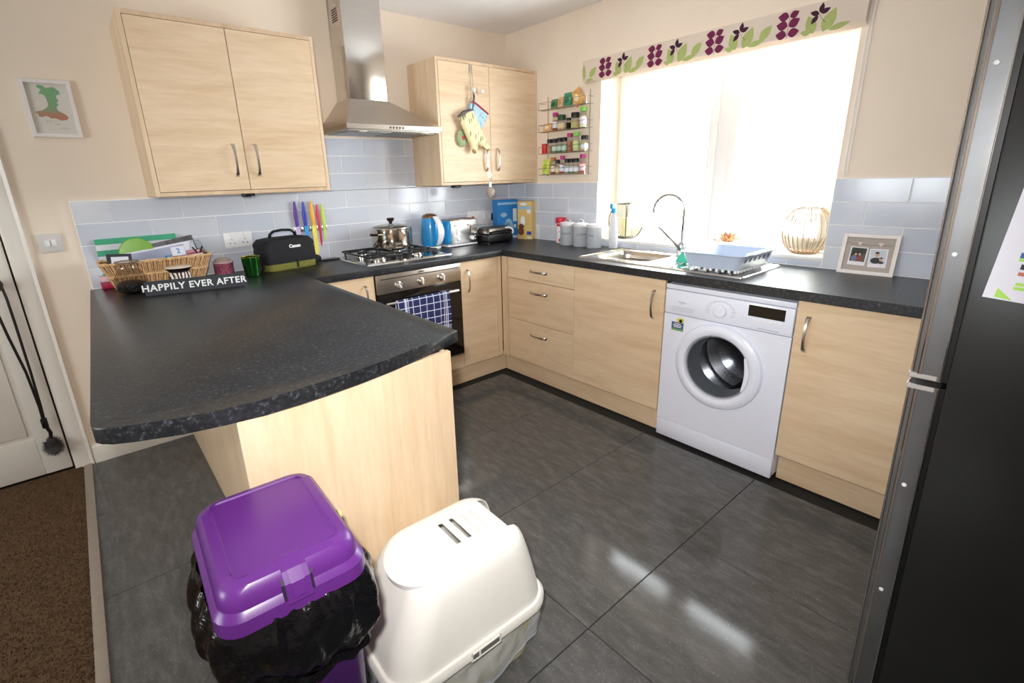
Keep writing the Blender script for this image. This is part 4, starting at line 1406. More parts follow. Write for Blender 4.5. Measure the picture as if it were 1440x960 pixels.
# --- small lidded pot
u = thing('candle_pot', 'small pink patterned candle pot with a domed lid beside the basket', 'pot', (-2.205, -0.075, ZW))
MB().lathe([(0.0, 0.0), (0.046, 0.0), (0.049, 0.004), (0.049, 0.062), (0.051, 0.066), (0.046, 0.066), (0.045, 0.05), (0, 0.05)], 32).build('pot', pmat('pink_floral_pot', (172, 92, 112), 0.5, noise_amt=0.55, noise_scale=110), u)
MB().lathe([(0.051, 0.0655), (0.052, 0.072), (0.047, 0.074)], 32, cap=False).build('lid_rim', pmat('pale_pink', (226, 200, 202), 0.4, noise_amt=0.04), u)
MB().lathe([(0.047, 0.072), (0.038, 0.086), (0.02, 0.094), (0, 0.096)], 28, cap=False).build('lid', pmat('taupe_lid', (186, 168, 160), 0.4, noise_amt=0.06), u)

# --- wicker basket
def wicker():
    u = thing('wicker_basket', 'rectangular wicker basket full of papers and tins on the peninsula', 'basket', (-2.510, -0.117, ZW), 0.0)
    m = pmat('honey_wicker', (146, 104, 62), 0.7, noise_amt=0.3, noise_scale=90)
    m2 = pmat('pale_wicker', (222, 182, 136), 0.7, noise_amt=0.25, noise_scale=90)
    H = 0.128
    def outline(t, n=112):
        hx, hy = 0.186 + 0.044 * t, 0.064 + 0.022 * t
        base = rrect(-hx, hx, -hy, hy, 0.03, 6)
        # resample evenly
        segs = [(base[i], base[(i + 1) % len(base)]) for i in range(len(base))]
        L = [math.dist(a, c) for a, c in segs]
        tot = sum(L)
        out, k, acc = [], 0, 0
        for i in range(n):
            d = tot * i / n
            while acc + L[k] < d - 1e-9:
                acc += L[k]
                k += 1
            f = (d - acc) / L[k]
            a, c = segs[k]
            out.append((a[0] + (c[0] - a[0]) * f, a[1] + (c[1] - a[1]) * f))
        return out
    rows = 22
    rings = []
    for r in range(rows):
        t = r / (rows - 1)
        o = outline(t)
        rings.append([(x * (1 + 0.012 * (1 if (i + (r // 11)) % 2 else -1)), y * (1 + 0.02 * (1 if (i + (r // 11)) % 2 else -1)), 0.004 + H * t) for i, (x, y) in enumerate(o)])
    MB().loft(rings, cap0=True, cap1=False).build('weave', m, u, sharp=80)
    inner = [[(x * 0.965, y * 0.945, 0.008 + H * t) for x, y in outline(t)] for t in (0, 0.5, 0.97)]
    MB().loft(inner, cap0=True, cap1=False).build('lining', m, u)
    # upright canes of the weave: past what can be picked apart one by one
    b = MB()
    for t0_, t1_ in ((0.02, 0.48), (0.52, 0.97)):
        lo, hi = outline(t0_, 150), outline(t1_, 150)
        for i in range(150):
            k = 1.02
            j = 0.002 * sin(i * 2.4)
            b.tube([(lo[i][0] * k, lo[i][1] * k, 0.004 + H * t0_), (hi[i][0] * k + j, hi[i][1] * k, 0.004 + H * t1_)], 0.0024 + 0.0005 * sin(i * 1.7), 5)
    c = b.build('canes', m2, u)
    c['kind'] = 'stuff'
    for t, off in ((1.0, 0.0), (0.5, 0.0)):
        for ph in (0, pi):
            o = outline(t, 96)
            b = MB().tube([(x * 1.02 + 0.0025 * cos(i * 0.9 + ph), y * 1.03 + 0.0025 * cos(i * 0.9 + ph), 0.006 + H * t + 0.004 * sin(i * 0.9 + ph)) for i, (x, y) in enumerate(o)], 0.0042, 6, True)
            b.build('rim' if t == 1.0 else 'band', m2, u)
    return u


wicker()
# contents of the basket (each its own thing)
bx, by = -2.518, -0.172
u = thing('striped_folder', 'green and white striped folder standing at the back of the basket', 'folder', (-2.565, -0.042, ZW + 0.01), 0.0, rot=(radians(-6), 0, 0))
MG = pmat('jade_green_card', (54, 164, 122), 0.5, noise_amt=0.06)
MWt = pmat('pale_card', (214, 222, 228), 0.5, noise_amt=0.03)
for i in range(9):
    MB().box(-0.172, 0.172, -0.002, 0.002, 0.232 - 0.028 * (i + 1), 0.232 - 0.028 * i).build('stripe', MG if i % 2 == 0 else MWt, u, smooth=False)
d = tag(MB().lathe([(0.0, -0.003), (0.074, -0.003), (0.077, 0), (0.074, 0.003), (0, 0.003)], 40, T3(-2.578, -0.064, ZW + 0.160) @ Matrix.Rotation(radians(-6), 4, 'X') @ FS).build('green_plate', pmat('lime_green_plastic', (112, 168, 28), 0.25, noise_amt=0.04)), 'round lime green plate standing in the basket behind the papers', 'plate')
def sheet(name, lab, cat, cx, cy, z0, w, h, mat, rx=0, ry=0, rz=0, t=0.004, border=None):
    u = thing(name, lab, cat, (cx, cy, z0), rot=(radians(rx), radians(ry), radians(rz)))
    MB().box(-w / 2, w / 2, -t / 2, t / 2, 0, h, 0.0008, 1).build('sheet', mat, u, smooth=False)
    return u
M_PAPER = pmat('white_paper', (226, 226, 236), 0.6, noise_amt=0.03, noise_scale=20)
M_FOLD_SHADE = pmat('blue_grey_fold_shade', (168, 174, 200), 0.6, noise_amt=0.06, noise_scale=10)
M_MAG = pmat('magazine_cover', (92, 88, 92), 0.35, noise_amt=0.5, noise_scale=30)
u = sheet('magazine', 'thin dark magazine leaning across the top of the basket', 'magazine', -2.44, -0.066, ZW + 0.045, 0.29, 0.165, M_MAG, -8, -9, 2, 0.003)
u = sheet('envelope_bundle', 'bundle of white envelopes slanting across the basket', 'envelopes', -2.475, -0.086, ZW + 0.03, 0.34, 0.155, M_PAPER, -10, -7, 1, 0.010)
MB().box(-0.165, 0.12, -0.0062, -0.005, 0.02, 0.145).build('fold_shadow', M_FOLD_SHADE, u, smooth=False)  # blue-grey panel paints the shade of the folds onto the envelopes
u = sheet('framed_card', 'small black edged card standing at the front left of the basket', 'card', -2.667, -0.172, ZW + 0.085, 0.098, 0.092, pmat('navy_black_card', (24, 26, 38), 0.4, noise_amt=0.1), -14, 4, -4, 0.012)
MB().box(-0.032, 0.036, -0.0068, -0.006, 0.03, 0.078).build('white_label', M_PAPER, u, smooth=False)
MB().box(-0.018, 0.022, -0.0072, -0.0066, 0.044, 0.047).build('label_line', M_BLACK, u, smooth=False)
u = thing('tablet_box', 'white box with a red top lying on the right of the basket', 'box', (-2.385, -0.128, ZW + 0.115), rot=(0, radians(-4), radians(3)))
MB().box(-0.080, 0.080, -0.038, 0.038, 0, 0.020, 0.002, 1).build('tray', M_PAPER, u)
MB().box(-0.078, 0.078, -0.036, 0.036, 0.0195, 0.0225).build('top_print', pmat('dusty_pink_card', (196, 142, 152), 0.5, noise_amt=0.08), u, smooth=False)
u = sheet('number_card', 'small white card with a blue number 2 in the basket', 'card', -2.412, -0.160, ZW + 0.139, 0.060, 0.046, M_PAPER, -8, -3, 0, 0.003)
text('lettering', '2', 0.034, pmat('sky_blue_ink', (72, 146, 214), 0.5, noise_amt=0.02), u, T3(0, -0.0018, 0.023) @ FS, 0.0006, bold=0.001)
u = thing('lip_balm_tube', 'pink tube beside the number card in the basket', 'tube', (-2.345, -0.128, ZW + 0.150), rot=(0, radians(86), radians(8)))
MB().lathe([(0.008, -0.03), (0.009, -0.028), (0.009, 0.025), (0.006, 0.032), (0, 0.033)], 14).build('tube', pmat('pink_tube', (226, 158, 176), 0.4, noise_amt=0.04), u)
u = thing('crumpled_bag', 'crumpled clear plastic bag at the right end of the basket', 'bag', (-2.318, -0.082, ZW + 0.120))
b = MB()
rg = random.Random(3)
rings = []
for i in range(9):
    t = i / 8
    rings.append([((0.042 * (1 - 0.5 * t) + rg.uniform(-.006, .006)) * cos(q), (0.03 * (1 - .6 * t) + rg.uniform(-.006, .006)) * sin(q), 0.085 * t) for q in [2 * pi * k / 14 for k in range(14)]])
b.loft(rings)
b.build('film', mat_glass('crumpled_film', (0.9, 0.92, 0.93), 0.15, 1.5), u, sharp=20)
u = thing('key_bunch', 'small dark keys on a ring on the box in the basket', 'keys', (-2.322, -0.152, ZW + 0.139))
MB().tube([(0.012 * cos(q), 0.002, 0.012 + 0.012 * sin(q)) for q in [2 * pi * k / 12 for k in range(12)]], 0.002, 6, True).build('ring', M_IRON, u)
for a in (-0.5, 0.4):
    MB().box(-0.004, 0.004, -0.002, 0.002, -0.0, 0.04, 0.001, 1, M=T3(0.012 * a, 0, 0.0) @ Matrix.Rotation(a, 4, 'Y')).build('key', M_IRON, u)
u = thing('coin_dish', 'open tin of coins and brown sachets in the basket', 'tin', (-2.535, -0.148, ZW + 0.095), 0.1)
MB().lathe([(0.0, 0.0), (0.055, 0.0), (0.062, 0.035), (0.060, 0.035), (0.053, 0.006), (0, 0.006)], 24, Matrix.Diagonal((1.15, 0.6, 1, 1))).build('tin', pmat('grey_tin', (150, 150, 156), 0.35, 0.5, noise_amt=0.1), u)
MB().lathe([(0.052, 0.012), (0.05, 0.026), (0.03, 0.034), (0, 0.036)], 20, Matrix.Diagonal((1.15, 0.6, 1, 1)), cap=False).build('sachets', pmat('brown_sachets', (124, 92, 62), 0.5, noise_amt=0.6, noise_scale=60, bump=1.0, bump_dist=0.02), u)
tag(MB().cyl((-2.462, -0.165, ZW + 0.10), (-2.462, -0.160, ZW + 0.145), 0.012, 16).build('battery', pmat('bright_blue_cap', (40, 140, 190), 0.35, noise_amt=0.05)), 'short bright blue cap standing beside the coin tin in the basket', 'cap')
u = thing('gift_bag', 'crimson and white paper bag squeezed behind the basket at the wall', 'bag', (-2.722, -0.038, ZW), 0.1)
MB().box(-0.032, 0.032, -0.022, 0.022, 0, 0.034, 0.004).build('crimson_part', pmat('crimson_paper', (176, 30, 74), 0.45, noise_amt=0.1), u)
MB().box(-0.031, 0.031, -0.021, 0.021, 0.034, 0.062, 0.004).build('white_part', pmat('pink_white_paper', (236, 202, 214), 0.45, noise_amt=0.1), u)

# --- picture of the map
u = thing('framed_picture', 'white framed watercolour map in green and red on the wall', 'picture', (-2.7615, 0, 1.7405), 0.0, world=False)
w, h = 0.0885, 0.1205
b = MB()
for x0, x1, z0, z1 in ((-w, -w + .016, -h, h), (w - .016, w, -h, h), (-w + .016, w - .016, -h, -h + .016), (-w + .016, w - .016, h - .016, h)):
    b.box(x0, x1, -0.018, -0.001, z0, z1, 0.001, 1)
b.build('frame', pmat('white_frame', (232, 226, 224), 0.4, noise_amt=0.01), u)
MB().box(-w + .014, w - .014, -0.006, -0.002, -h + .014, h - .014).build('mount', pmat('pale_paper', (214, 210, 200), 0.6, noise_amt=0.02), u, smooth=False)
mm, nt, bs = nodes('watercolour_green_to_red')
tc = N(nt, 'TexCoord')
sp = N(nt, 'SeparateXYZ')
nt.links.new(tc.outputs['Object'], sp.inputs[0])
nz = N(nt, 'TexNoise', Scale=45.0, Detail=4.0)
nt.links.new(tc.outputs['Object'], nz.inputs['Vector'])
ml = N(nt, 'Math', operation='MULTIPLY_ADD')
ml.inputs[1].default_value = 0.06
nt.links.new(nz.outputs['Fac'], ml.inputs[0])
nt.links.new(sp.outputs[2], ml.inputs[2])
r = ramp(nt, [(0.0, lin((184, 92, 84))), (0.42, lin((178, 130, 108))), (0.56, lin((128, 160, 124))), (1.0, lin((122, 172, 128)))])
mr = N(nt, 'MapRange')
mr.inputs['From Min'].default_value = -0.06
mr.inputs['From Max'].default_value = 0.10
nt.links.new(ml.outputs[0], mr.inputs['Value'])
nt.links.new(mr.outputs[0], r.inputs['Fac'])
nt.links.new(r.outputs['Color'], bs.inputs['Base Color'])
bs.inputs['Roughness'].default_value = 0.7
PIC = [(-0.030, 0.083), (-0.012, 0.083), (-0.006, 0.072), (0.008, 0.076), (0.020, 0.078), (0.034, 0.064), (0.036, 0.052), (0.022, 0.046), (0.020, 0.034), (0.026, 0.026), (0.018, 0.018),
       (0.022, 0.008), (0.014, 0.0), (0.014, -0.012), (0.022, -0.02), (0.036, -0.03), (0.044, -0.042), (0.036, -0.052), (0.018, -0.055), (0.010, -0.05), (-0.002, -0.046), (-0.012, -0.048), (-0.018, -0.042),
       (-0.028, -0.038), (-0.038, -0.044), (-0.050, -0.040), (-0.048, -0.033), (-0.056, -0.026), (-0.050, -0.021), (-0.036, -0.018), (-0.026, -0.012), (-0.016, -0.004), (-0.010, 0.006), (-0.010, 0.022),
       (-0.012, 0.034), (-0.016, 0.046), (-0.028, 0.05), (-0.034, 0.044), (-0.026, 0.058), (-0.020, 0.066), (-0.032, 0.074)]
MB().prism(PIC, -0.0, 0.0008, M=T3(0.004, -0.006, 0.010) @ FS @ Matrix.Diagonal((1.12, 1.05, 1, 1))).build('map_shape', mm, u, smooth=False)
b = MB()
for cx, cz, n in ((-0.028, -0.052, 4), (0.004, -0.066, 3), (0.016, -0.082, 7)):
    b.tube([(cx + 0.006 * k * 0.9, -0.0064, cz + 0.0035 * (1 if k % 2 else -1)) for k in range(n)], 0.0006, 4)
b.build('handwriting', pmat('purple_grey_ink', (150, 132, 150), 0.6, noise_amt=0.02), u)

# --- lanyard with fluffy pompom on the door knob
u = thing('lanyard', 'black lanyard with a grey fluffy pompom hung on the door knob', 'lanyard', (-3.125, -0.05, 0.985))
b = MB()
b.tube([(-0.020, 0.006, 0.020), (0.0, 0.004, 0.033), (0.020, 0.004, 0.022), (0.026, 0.002, -0.06), (0.026, 0.006, -0.20), (0.024, 0.010, -0.42), (0.020, 0.010, -0.60), (0.016, 0.010, -0.68)], 0.006, 6)
b.tube([(-0.020, 0.006, 0.020), (-0.024, 0.004, -0.06), (-0.010, 0.008, -0.24), (0.008, 0.014, -0.42), (0.014, 0.012, -0.60), (0.012, 0.012, -0.68)], 0.006, 6)
b.build('cord', M_BLACK, u)
MB().box(0.002, 0.026, -0.0, 0.022, -0.715, -0.665, 0.003).build('clasp', M_BLACK, u)
MB().tube([(0.016, 0.01, -0.71), (0.024, 0.01, -0.745), (0.018, 0.008, -0.775)], 0.008, 8).build('tassel', M_BLACK, u)
b = MB()
rg = random.Random(5)
c = Vector((0.018, 0.008, -0.815))
for k in range(1500):
    d = Vector((rg.gauss(0, 1), rg.gauss(0, 1), rg.gauss(0, 1))).normalized()
    p = d.cross(Vector((0, 0, 1)))
    if p.length < 0.05:
        continue
    p.normalize()
    L = rg.uniform(0.036, 0.052)
    tip = c + Vector((d.x * L, max(d.y * L, -0.06) if d.y < 0 else min(d.y * L * .9, 0.034), d.z * L * 1.15)) + Vector((0, 0, -0.008 * rg.random()))
    b.add([c + d * 0.02 - p * 0.0022, c + d * 0.02 + p * 0.0022, tip], [(0, 1, 2)])
f = b.build('pompom_fur', pmat('grey_fur', (98, 96, 96), 0.9, noise_amt=0.4, noise_scale=120), u, smooth=False)
f['kind'] = 'stuff'
MB().sphere(c, 0.03, 16, 10, (1, 0.8, 1.1)).build('pompom_core', pmat('dark_fur_core', (62, 60, 62), 0.95, noise_amt=0.3, noise_scale=100), u)

# ================================================================== ON THE WINDOW SIDE
# --- sink
u = thing('kitchen_sink', 'stainless steel sink with one bowl and a drainer under the window', 'sink', (-0.29, -1.68, ZW), world=True)
b = MB()
sx0, sx1, sy0, sy1 = -0.512, -0.075, -2.178, -1.19
def rr3(x0, x1, y0, y1, r, z):
    return [(x, y, z) for x, y in rrect(x0, x1, y0, y1, r, 5)]
bx0, bx1, by0, by1 = HX0 + .004, HX1 - .004, HY0 + .004, HY1 - .004
b.loft([rr3(sx0, sx1, sy0, sy1, 0.02, ZW), rr3(sx0 + .001, sx1 - .001, sy0 + .001, sy1 - .001, 0.02, ZW + 0.005), rr3(sx0 + .006, sx1 - .006, sy0 + .006, sy1 - .006, 0.02, ZW + 0.0075),
        rr3(sx0 + .016, sx1 - .016, sy0 + .016, sy1 - .016, 0.02, ZW + 0.003), rr3(bx0 - .02, bx1 + .02, by0 - .02, by1 + .02, 0.06, ZW + 0.003),
        rr3(bx0 - .012, bx1 + .012, by0 - .012, by1 + .012, 0.06, ZW + 0.005), rr3(bx0, bx1, by0, by1, 0.055, ZW + 0.002), rr3(bx0 + .006, bx1 - .006, by0 + .006, by1 - .006, 0.055, ZW - 0.02)], cap0=False, cap1=False)
b.build('tray', M_STEELV, u, sharp=25)
b = MB().loft([rr3(bx0 + .006, bx1 - .006, by0 + .006, by1 - .006, 0.055, ZW - 0.02), rr3(bx0 + .012, bx1 - .012, by0 + .012, by1 - .012, 0.055, ZW - 0.13),
               rr3(bx0 + .03, bx1 - .03, by0 + .03, by1 - .03, 0.04, ZW - 0.155)], cap0=False)
bowl = b.build('bowl', M_STEEL, u)
MB().lathe([(0.0, 0.002), (0.03, 0.002), (0.036, 0.004), (0.036, 0)], 24, T3(-0.258, -1.42, ZW - 0.155)).build('drain', M_CHROME, bowl)
for k in range(7):
    MB().box(-0.46, -0.13, -1.72 - 0.062 * k - .006, -1.72 - 0.062 * k + .006, ZW + 0.002, ZW + 0.0062, 0.002).build('drainer_rib', M_STEELV, u)

# --- tap
tx, ty = -0.105, -1.632
u = thing('tap', 'tall chrome swan-neck mixer tap behind the sink bowl', 'tap', (tx, ty, ZW + 0.003))
MB().lathe([(0.028, 0), (0.028, 0.006), (0.022, 0.012), (0.021, 0.06), (0.019, 0.075), (0.012, 0.085), (0, 0.086)], 24).build('body', M_CHROME, u)
path = [(0, 0, 0.07), (0, 0, 0.15), (0, 0, 0.24)]
dx, dy = -0.10, 0.99
Rr = 0.094
for i in range(1, 19):
    a = pi * i / 18 * 1.08
    o = Rr - Rr * cos(a)
    path.append((dx * o, dy * o, 0.255 + Rr * 1.0 * sin(a)))
MB().tube(path, 0.0085, 12).build('spout', M_CHROME, u)
l = MB().tube([(-0.004, 0.012, 0.052), (-0.012, 0.05, 0.085), (-0.03, 0.128, 0.158)], [0.011, 0.007, 0.006], 10).build('lever', M_CHROME, u)
MB().sphere((-0.031, 0.131, 0.162), 0.010, 12, 8).build('lever_knob', M_CHROME, l)

# --- washing-up bottle on the worktop
u = thing('spray_bottle', 'white washing-up bottle with a bright blue cap in front of the window', 'bottle', (-0.062, -1.112, ZW))
MB().loft([[(x * 0.62, y, z) for x, y in [(r * cos(q), r * sin(q)) for q in [2 * pi * k / 24 for k in range(24)]]] for r, z in
           ((0.030, 0), (0.034, 0.006), (0.034, 0.11), (0.030, 0.17), (0.022, 0.205), (0.014, 0.222), (0.014, 0.232))]).build('bottle', pmat('translucent_white_plastic', (240, 242, 246), 0.25, trans=0.35, noise_amt=0.01), u)
c = MB().lathe([(0.017, 0.230), (0.017, 0.252), (0.013, 0.258), (0.0, 0.259)], 20).build('cap', M_BLUE, u)
MB().box(-0.034, 0.012, -0.011, 0.011, 0.258, 0.290, 0.005, 2).build('nozzle', M_BLUE, c)

# --- things on the sill
SZ = WZ0
M_VASE = mat_glass('pale_vase_glass', (0.90, 0.90, 0.86), 0.02, 1.5)
M_TRIM = pmat('dark_pewter', (92, 84, 78), 0.35, 0.7, noise_amt=0.1)


def vase(label, y, r, h, ribs, dark, ang):
    u = thing('round_vase', label, 'vase', (0.092, y, SZ), ang, 'round glass vases on the sill')
    prof = []
    for i in range(17):
        a = -1.10 + 2.15 * i / 16
        prof.append((r * cos(a), h / 2 + h / 2 * sin(a) / sin(1.10)))
    MB().lathe([(0.0, 0.003)] + prof, 48, cap=False).build('glass_body', M_VASE, u)
    MB().lathe([(prof[0][0] + .002, 0), (prof[0][0] + .005, 0.008), (prof[0][0] + .002, 0.014), (0, 0.013)], 36).build('base', dark, u)
    MB().tube([(prof[-1][0] * cos(q), prof[-1][0] * sin(q), prof[-1][1]) for q in [2 * pi * k / 40 for k in range(40)]], 0.0035, 6, True).build('rim', dark, u)
    for k in range(ribs):
        q = 2 * pi * k / ribs
        MB().tube([(p * 1.01 * cos(q), p * 1.01 * sin(q), z) for p, z in prof], 0.0022 if ribs > 10 else 0.0042, 5).build('rib', dark if ribs < 10 else pmat('amber_rib', (188, 160, 128), 0.25, noise_amt=0.05), u)
    return u


vase('round glass vase in a dark wire cage at the left of the sill', -1.098, 0.113, 0.232, 4, M_TRIM, 0.62)
vase('round ribbed glass vase at the right end of the window sill', -2.208, 0.112, 0.232, 28, pmat('amber_glass_base', (150, 118, 84), 0.25, noise_amt=0.1), 0.0)
u = thing('pillar_candle', 'pale yellow pillar candle standing inside the caged glass vase', 'candle', (0.092, -1.098, SZ + 0.0145))
MB().lathe([(0.0, 0), (0.030, 0), (0.031, 0.004), (0.031, 0.118), (0.027, 0.123), (0, 0.121)], 24).build('wax', pmat('pale_yellow_wax', (244, 234, 176), 0.5, noise_amt=0.03), u)
MB().cyl((0, 0, 0.12), (0.002, 0, 0.134), 0.0012, 6).build('wick', M_BLACK, u)
u = thing('dried_flower_dish', 'small dish of dried brown and cream flower petals on the sill', 'potpourri', (0.11, -1.800, SZ))
MB().lathe([(0.0, 0), (0.035, 0), (0.06, 0.02), (0.066, 0.032), (0.062, 0.032), (0.04, 0.012), (0, 0.010)], 28).build('dish', pmat('cream_dish', (226, 206, 184), 0.4, noise_amt=0.05), u)
rg = random.Random(11)
pc = [(214, 170, 120), (236, 206, 168), (170, 112, 74), (206, 150, 110), (120, 84, 60)]
for k in range(34):
    q, el = rg.uniform(0, 2 * pi), rg.uniform(0.15, 1.4)
    L = rg.uniform(0.045, 0.075)
    d = Vector((cos(q) * cos(el), sin(q) * cos(el), sin(el)))
    s0 = Vector((cos(q) * 0.02 * rg.random(), sin(q) * 0.03 * rg.random(), 0.018))
    Mx = Matrix.Translation(s0) @ d.to_track_quat('Z', 'Y').to_matrix().to_4x4()
    w = rg.uniform(0.010, 0.018)
    MB().add([(0, 0, 0), (-w, 0.004, L * .55), (0, -0.004, L * .6), (w, 0.004, L * .55), (0, 0.006, L)], [(0, 2, 1), (0, 3, 2), (1, 2, 4), (2, 3, 4), (0, 1, 4, 3)], Mx).build('petal', pmat('petal_%d' % (k % 5), pc[k % 5], 0.8, noise_amt=0.2, noise_scale=90), u, smooth=False)

# --- dish rack with its slotted sides
u = thing('dish_rack', 'pale blue grey plastic dish drainer standing on the sink drainer', 'dish rack', (-0.28, -1.99, ZW + 0.0065), world=False)
M_RACK = pmat('pale_blue_grey_plastic', (186, 200, 220), 0.3, noise_amt=0.02)
def rk(z, g):
    return [(x, y, z) for x, y in rrect(-0.165 - g, 0.165 + g, -0.128 - g, 0.128 + g, 0.03, 5)]
b = MB().loft([rk(0.012, 0.0), rk(0.018, 0.003), rk(0.070, 0.020), rk(0.078, 0.022), rk(0.083, 0.034), rk(0.087, 0.034), rk(0.083, 0.021), rk(0.07, 0.016), rk(0.02, -0.001), rk(0.016, -0.02)])
tub = b.build('tub', M_RACK, u)
for i, (x, y) in enumerate([(-0.15 + 0.3 * k / 9, -0.125) for k in range(10)] + [(-0.165, -0.12 + 0.24 * k / 8) for k in range(9)] + [(0.165, -0.12 + 0.24 * k / 8) for k in range(9)]):
    MB().box(x - .006, x + .006, y - .006, y + .006, 0, 0.014, 0.002, 1).build('foot_tooth', M_WHITE, u)
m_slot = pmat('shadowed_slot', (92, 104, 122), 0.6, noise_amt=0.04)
for k in range(6):
    x = -0.125 + 0.05 * k
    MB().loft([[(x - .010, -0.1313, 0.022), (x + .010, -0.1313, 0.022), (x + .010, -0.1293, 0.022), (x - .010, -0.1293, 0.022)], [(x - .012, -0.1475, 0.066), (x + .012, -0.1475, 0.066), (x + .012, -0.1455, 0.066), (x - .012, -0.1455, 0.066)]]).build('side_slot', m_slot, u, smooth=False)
MB().box(-0.09, 0.16, -0.165, -0.125, 0.078, 0.0845, 0.002).build('cutlery_ledge', M_RACK, u)
for k in range(5):
    MB().box(-0.07 + .045 * k, -0.045 + .045 * k, -0.155, -0.137, 0.0843, 0.0865, 0.001, 1).build('ledge_slot', M_WHITE, u)
for k in range(7):
    MB().tube([(-0.13 + 0.043 * k, -0.10, 0.022), (-0.13 + 0.043 * k, -0.095, 0.060), (-0.13 + 0.043 * k, -0.085, 0.022)], 0.0028, 6).build('plate_prong', M_RACK, u)
sp_ = thing('sponge_cloth', 'teal green sponge cloth propped on the drainer left of the dish rack', 'cloth', (-0.325, -1.775, ZW + 0.0065), radians(14))
MB().prism([(-0.045, 0), (0.045, 0), (0.03, 0.055), (0.006, 0.070), (-0.02, 0.045)], -0.012, 0.012, 0.004, 2, M=FW).build('cloth', pmat('teal_green_cloth', (74, 188, 160), 0.8, noise_amt=0.12, noise_scale=120, bump=0.5), sp_)

# --- canisters
GCAN = 'grey storage canisters'
M_CAN = pmat('pale_grey_enamel', (178, 182, 188), 0.35, noise_amt=0.02)
M_CANL = pmat('grey_white_lid', (214, 214, 216), 0.35, noise_amt=0.02)
M_CTXT = pmat('dark_grey_print', (110, 110, 112), 0.5, noise_amt=0.02)
for word, y, lab in (('SUGAR', -0.752, 'grey canister marked SUGAR, next to the red-topped tub'), ('COFFEE', -0.872, 'grey canister marked COFFEE, the middle one of three'), ('TEA', -0.992, 'grey canister marked TEA, nearest the window')):
    u = thing('canister', lab, 'canister', (-0.112, y, ZW), radians({'SUGAR': 2, 'COFFEE': 26, 'TEA': -10}[word]), GCAN)
    MB().lathe([(0.050, 0), (0.052, 0.003), (0.052, 0.140)], 40).build('tin', M_CAN, u)
    l = MB().lathe([(0.054, 0.136), (0.0545, 0.150), (0.052, 0.156), (0.03, 0.160), (0, 0.161)], 40).build('lid', M_CANL, u)
    MB().tube([(0, 0.022 * cos(q), 0.158 + 0.022 * sin(q)) for q in [pi * k / 12 for k in range(13)]], 0.0028, 8).build('lid_handle', M_CANL, l)
    # lettering bent round the tin
    t = text('lettering', word, 0.021, M_CTXT, u, Matrix.Identity(4), 0.0006, bold=0.0002, space=1.1)
    a0 = radians(204)
    for v in t.data.vertices:
        a = a0 + v.co.x / 0.0523
        rr_ = 0.0523 + v.co.z
        v.co = Vector((rr_ * cos(a), rr_ * sin(a), 0.082 + v.co.y))
u = thing('powder_tub', 'white and red round tub with a red lid left of the canisters', 'tub', (-0.058, -0.636, ZW))
MB().lathe([(0.034, 0), (0.036, 0.003), (0.036, 0.142), (0.033, 0.146), (0, 0.146)], 32).build('tub', pmat('white_carton_tub', (238, 232, 236), 0.4, noise_amt=0.02), u)
M_RED = pmat('red_plastic', (206, 36, 56), 0.35, noise_amt=0.04)
MB().lathe([(0.039, 0.142), (0.040, 0.158), (0.038, 0.178), (0.034, 0.182), (0, 0.182)], 32).build('lid', M_RED, u)
for z0, z1, a0, a1 in ((0.118, 0.136, 170, 290), (0.008, 0.030, 200, 300), (0.034, 0.052, 215, 285), (0.078, 0.082, 190, 260)):
    n = 10
    b = MB()
    rings = []
    for i in range(n + 1):
        a = radians(a0 + (a1 - a0) * i / n)
        k = 0.004 * sin(i * 0.9)
        rings.append([(0.0358 * cos(a), 0.0358 * sin(a), z0 + k), (0.0366 * cos(a), 0.0366 * sin(a), z0 + k), (0.0366 * cos(a), 0.0366 * sin(a), z1 + k), (0.0358 * cos(a), 0.0358 * sin(a), z1 + k)])
    b.loft(rings).build('red_print', M_RED, u)

# --- photo frame
u = thing('photo_frame', 'white frame with two snapshots pegged on a string, leaning on the tiles', 'photo frame', (-0.062, -2.518, ZW), rot=(0, radians(9), radians(2)))
M_FR = pmat('white_wood_frame', (238, 232, 226), 0.45, noise_amt=0.02)
w, h, d = 0.107, 0.182, 0.018
b = MB()
for y0, y1, z0, z1 in ((-w, -w + .016, 0, h), (w - .016, w, 0, h), (-w + .016, w - .016, 0, .016), (-w + .016, w - .016, h - .016, h)):
    b.box(0, d, y0, y1, z0, z1, 0.001, 1)
b.build('frame', M_FR, u)
MB().box(0.010, 0.013, -w + .014, w - .014, .014, h - .014).build('mount', pmat('taupe_mount', (178, 168, 160), 0.6, noise_amt=0.03), u, smooth=False)
MB().tube([(0.0085, w - .016, 0.140), (0.0085, 0, 0.134), (0.0085, -w + .016, 0.136)], 0.0009, 5).build('string', pmat('string', (150, 132, 112), 0.8, noise_amt=0.05), u)
def snap(y, z, tilt, shapes, skycol):
    M = T3(0.0092, y, z) @ Matrix.Rotation(radians(tilt), 4, 'X') @ FW
    p = MB().box(-0.034, 0.034, -0.043, 0.040, 0, 0.0012, M=M).build('snapshot', pmat('snapshot_border', (234, 230, 238), 0.4, noise_amt=0.01), u, smooth=False)
    MB().box(-0.029, 0.029, -0.026, 0.036, 0.0012, 0.0016, M=M).build('image', pmat('snap_%d%d%d' % skycol, skycol, 0.4, noise_amt=0.1, noise_scale=40), p, smooth=False)
    for (nm, x, zz, rx, rz, col, lift) in shapes:
        rz0 = rz
        MB().lathe([(1, 0), (1, 1), (0, 1)], 14, M @ T3(x, zz, 0.0016) @ Matrix.Diagonal((rx, rz0, 0.0004 * lift, 1))).build(nm, pmat('snap_%d%d%d' % col, col, 0.5, noise_amt=0.15, noise_scale=120), p)
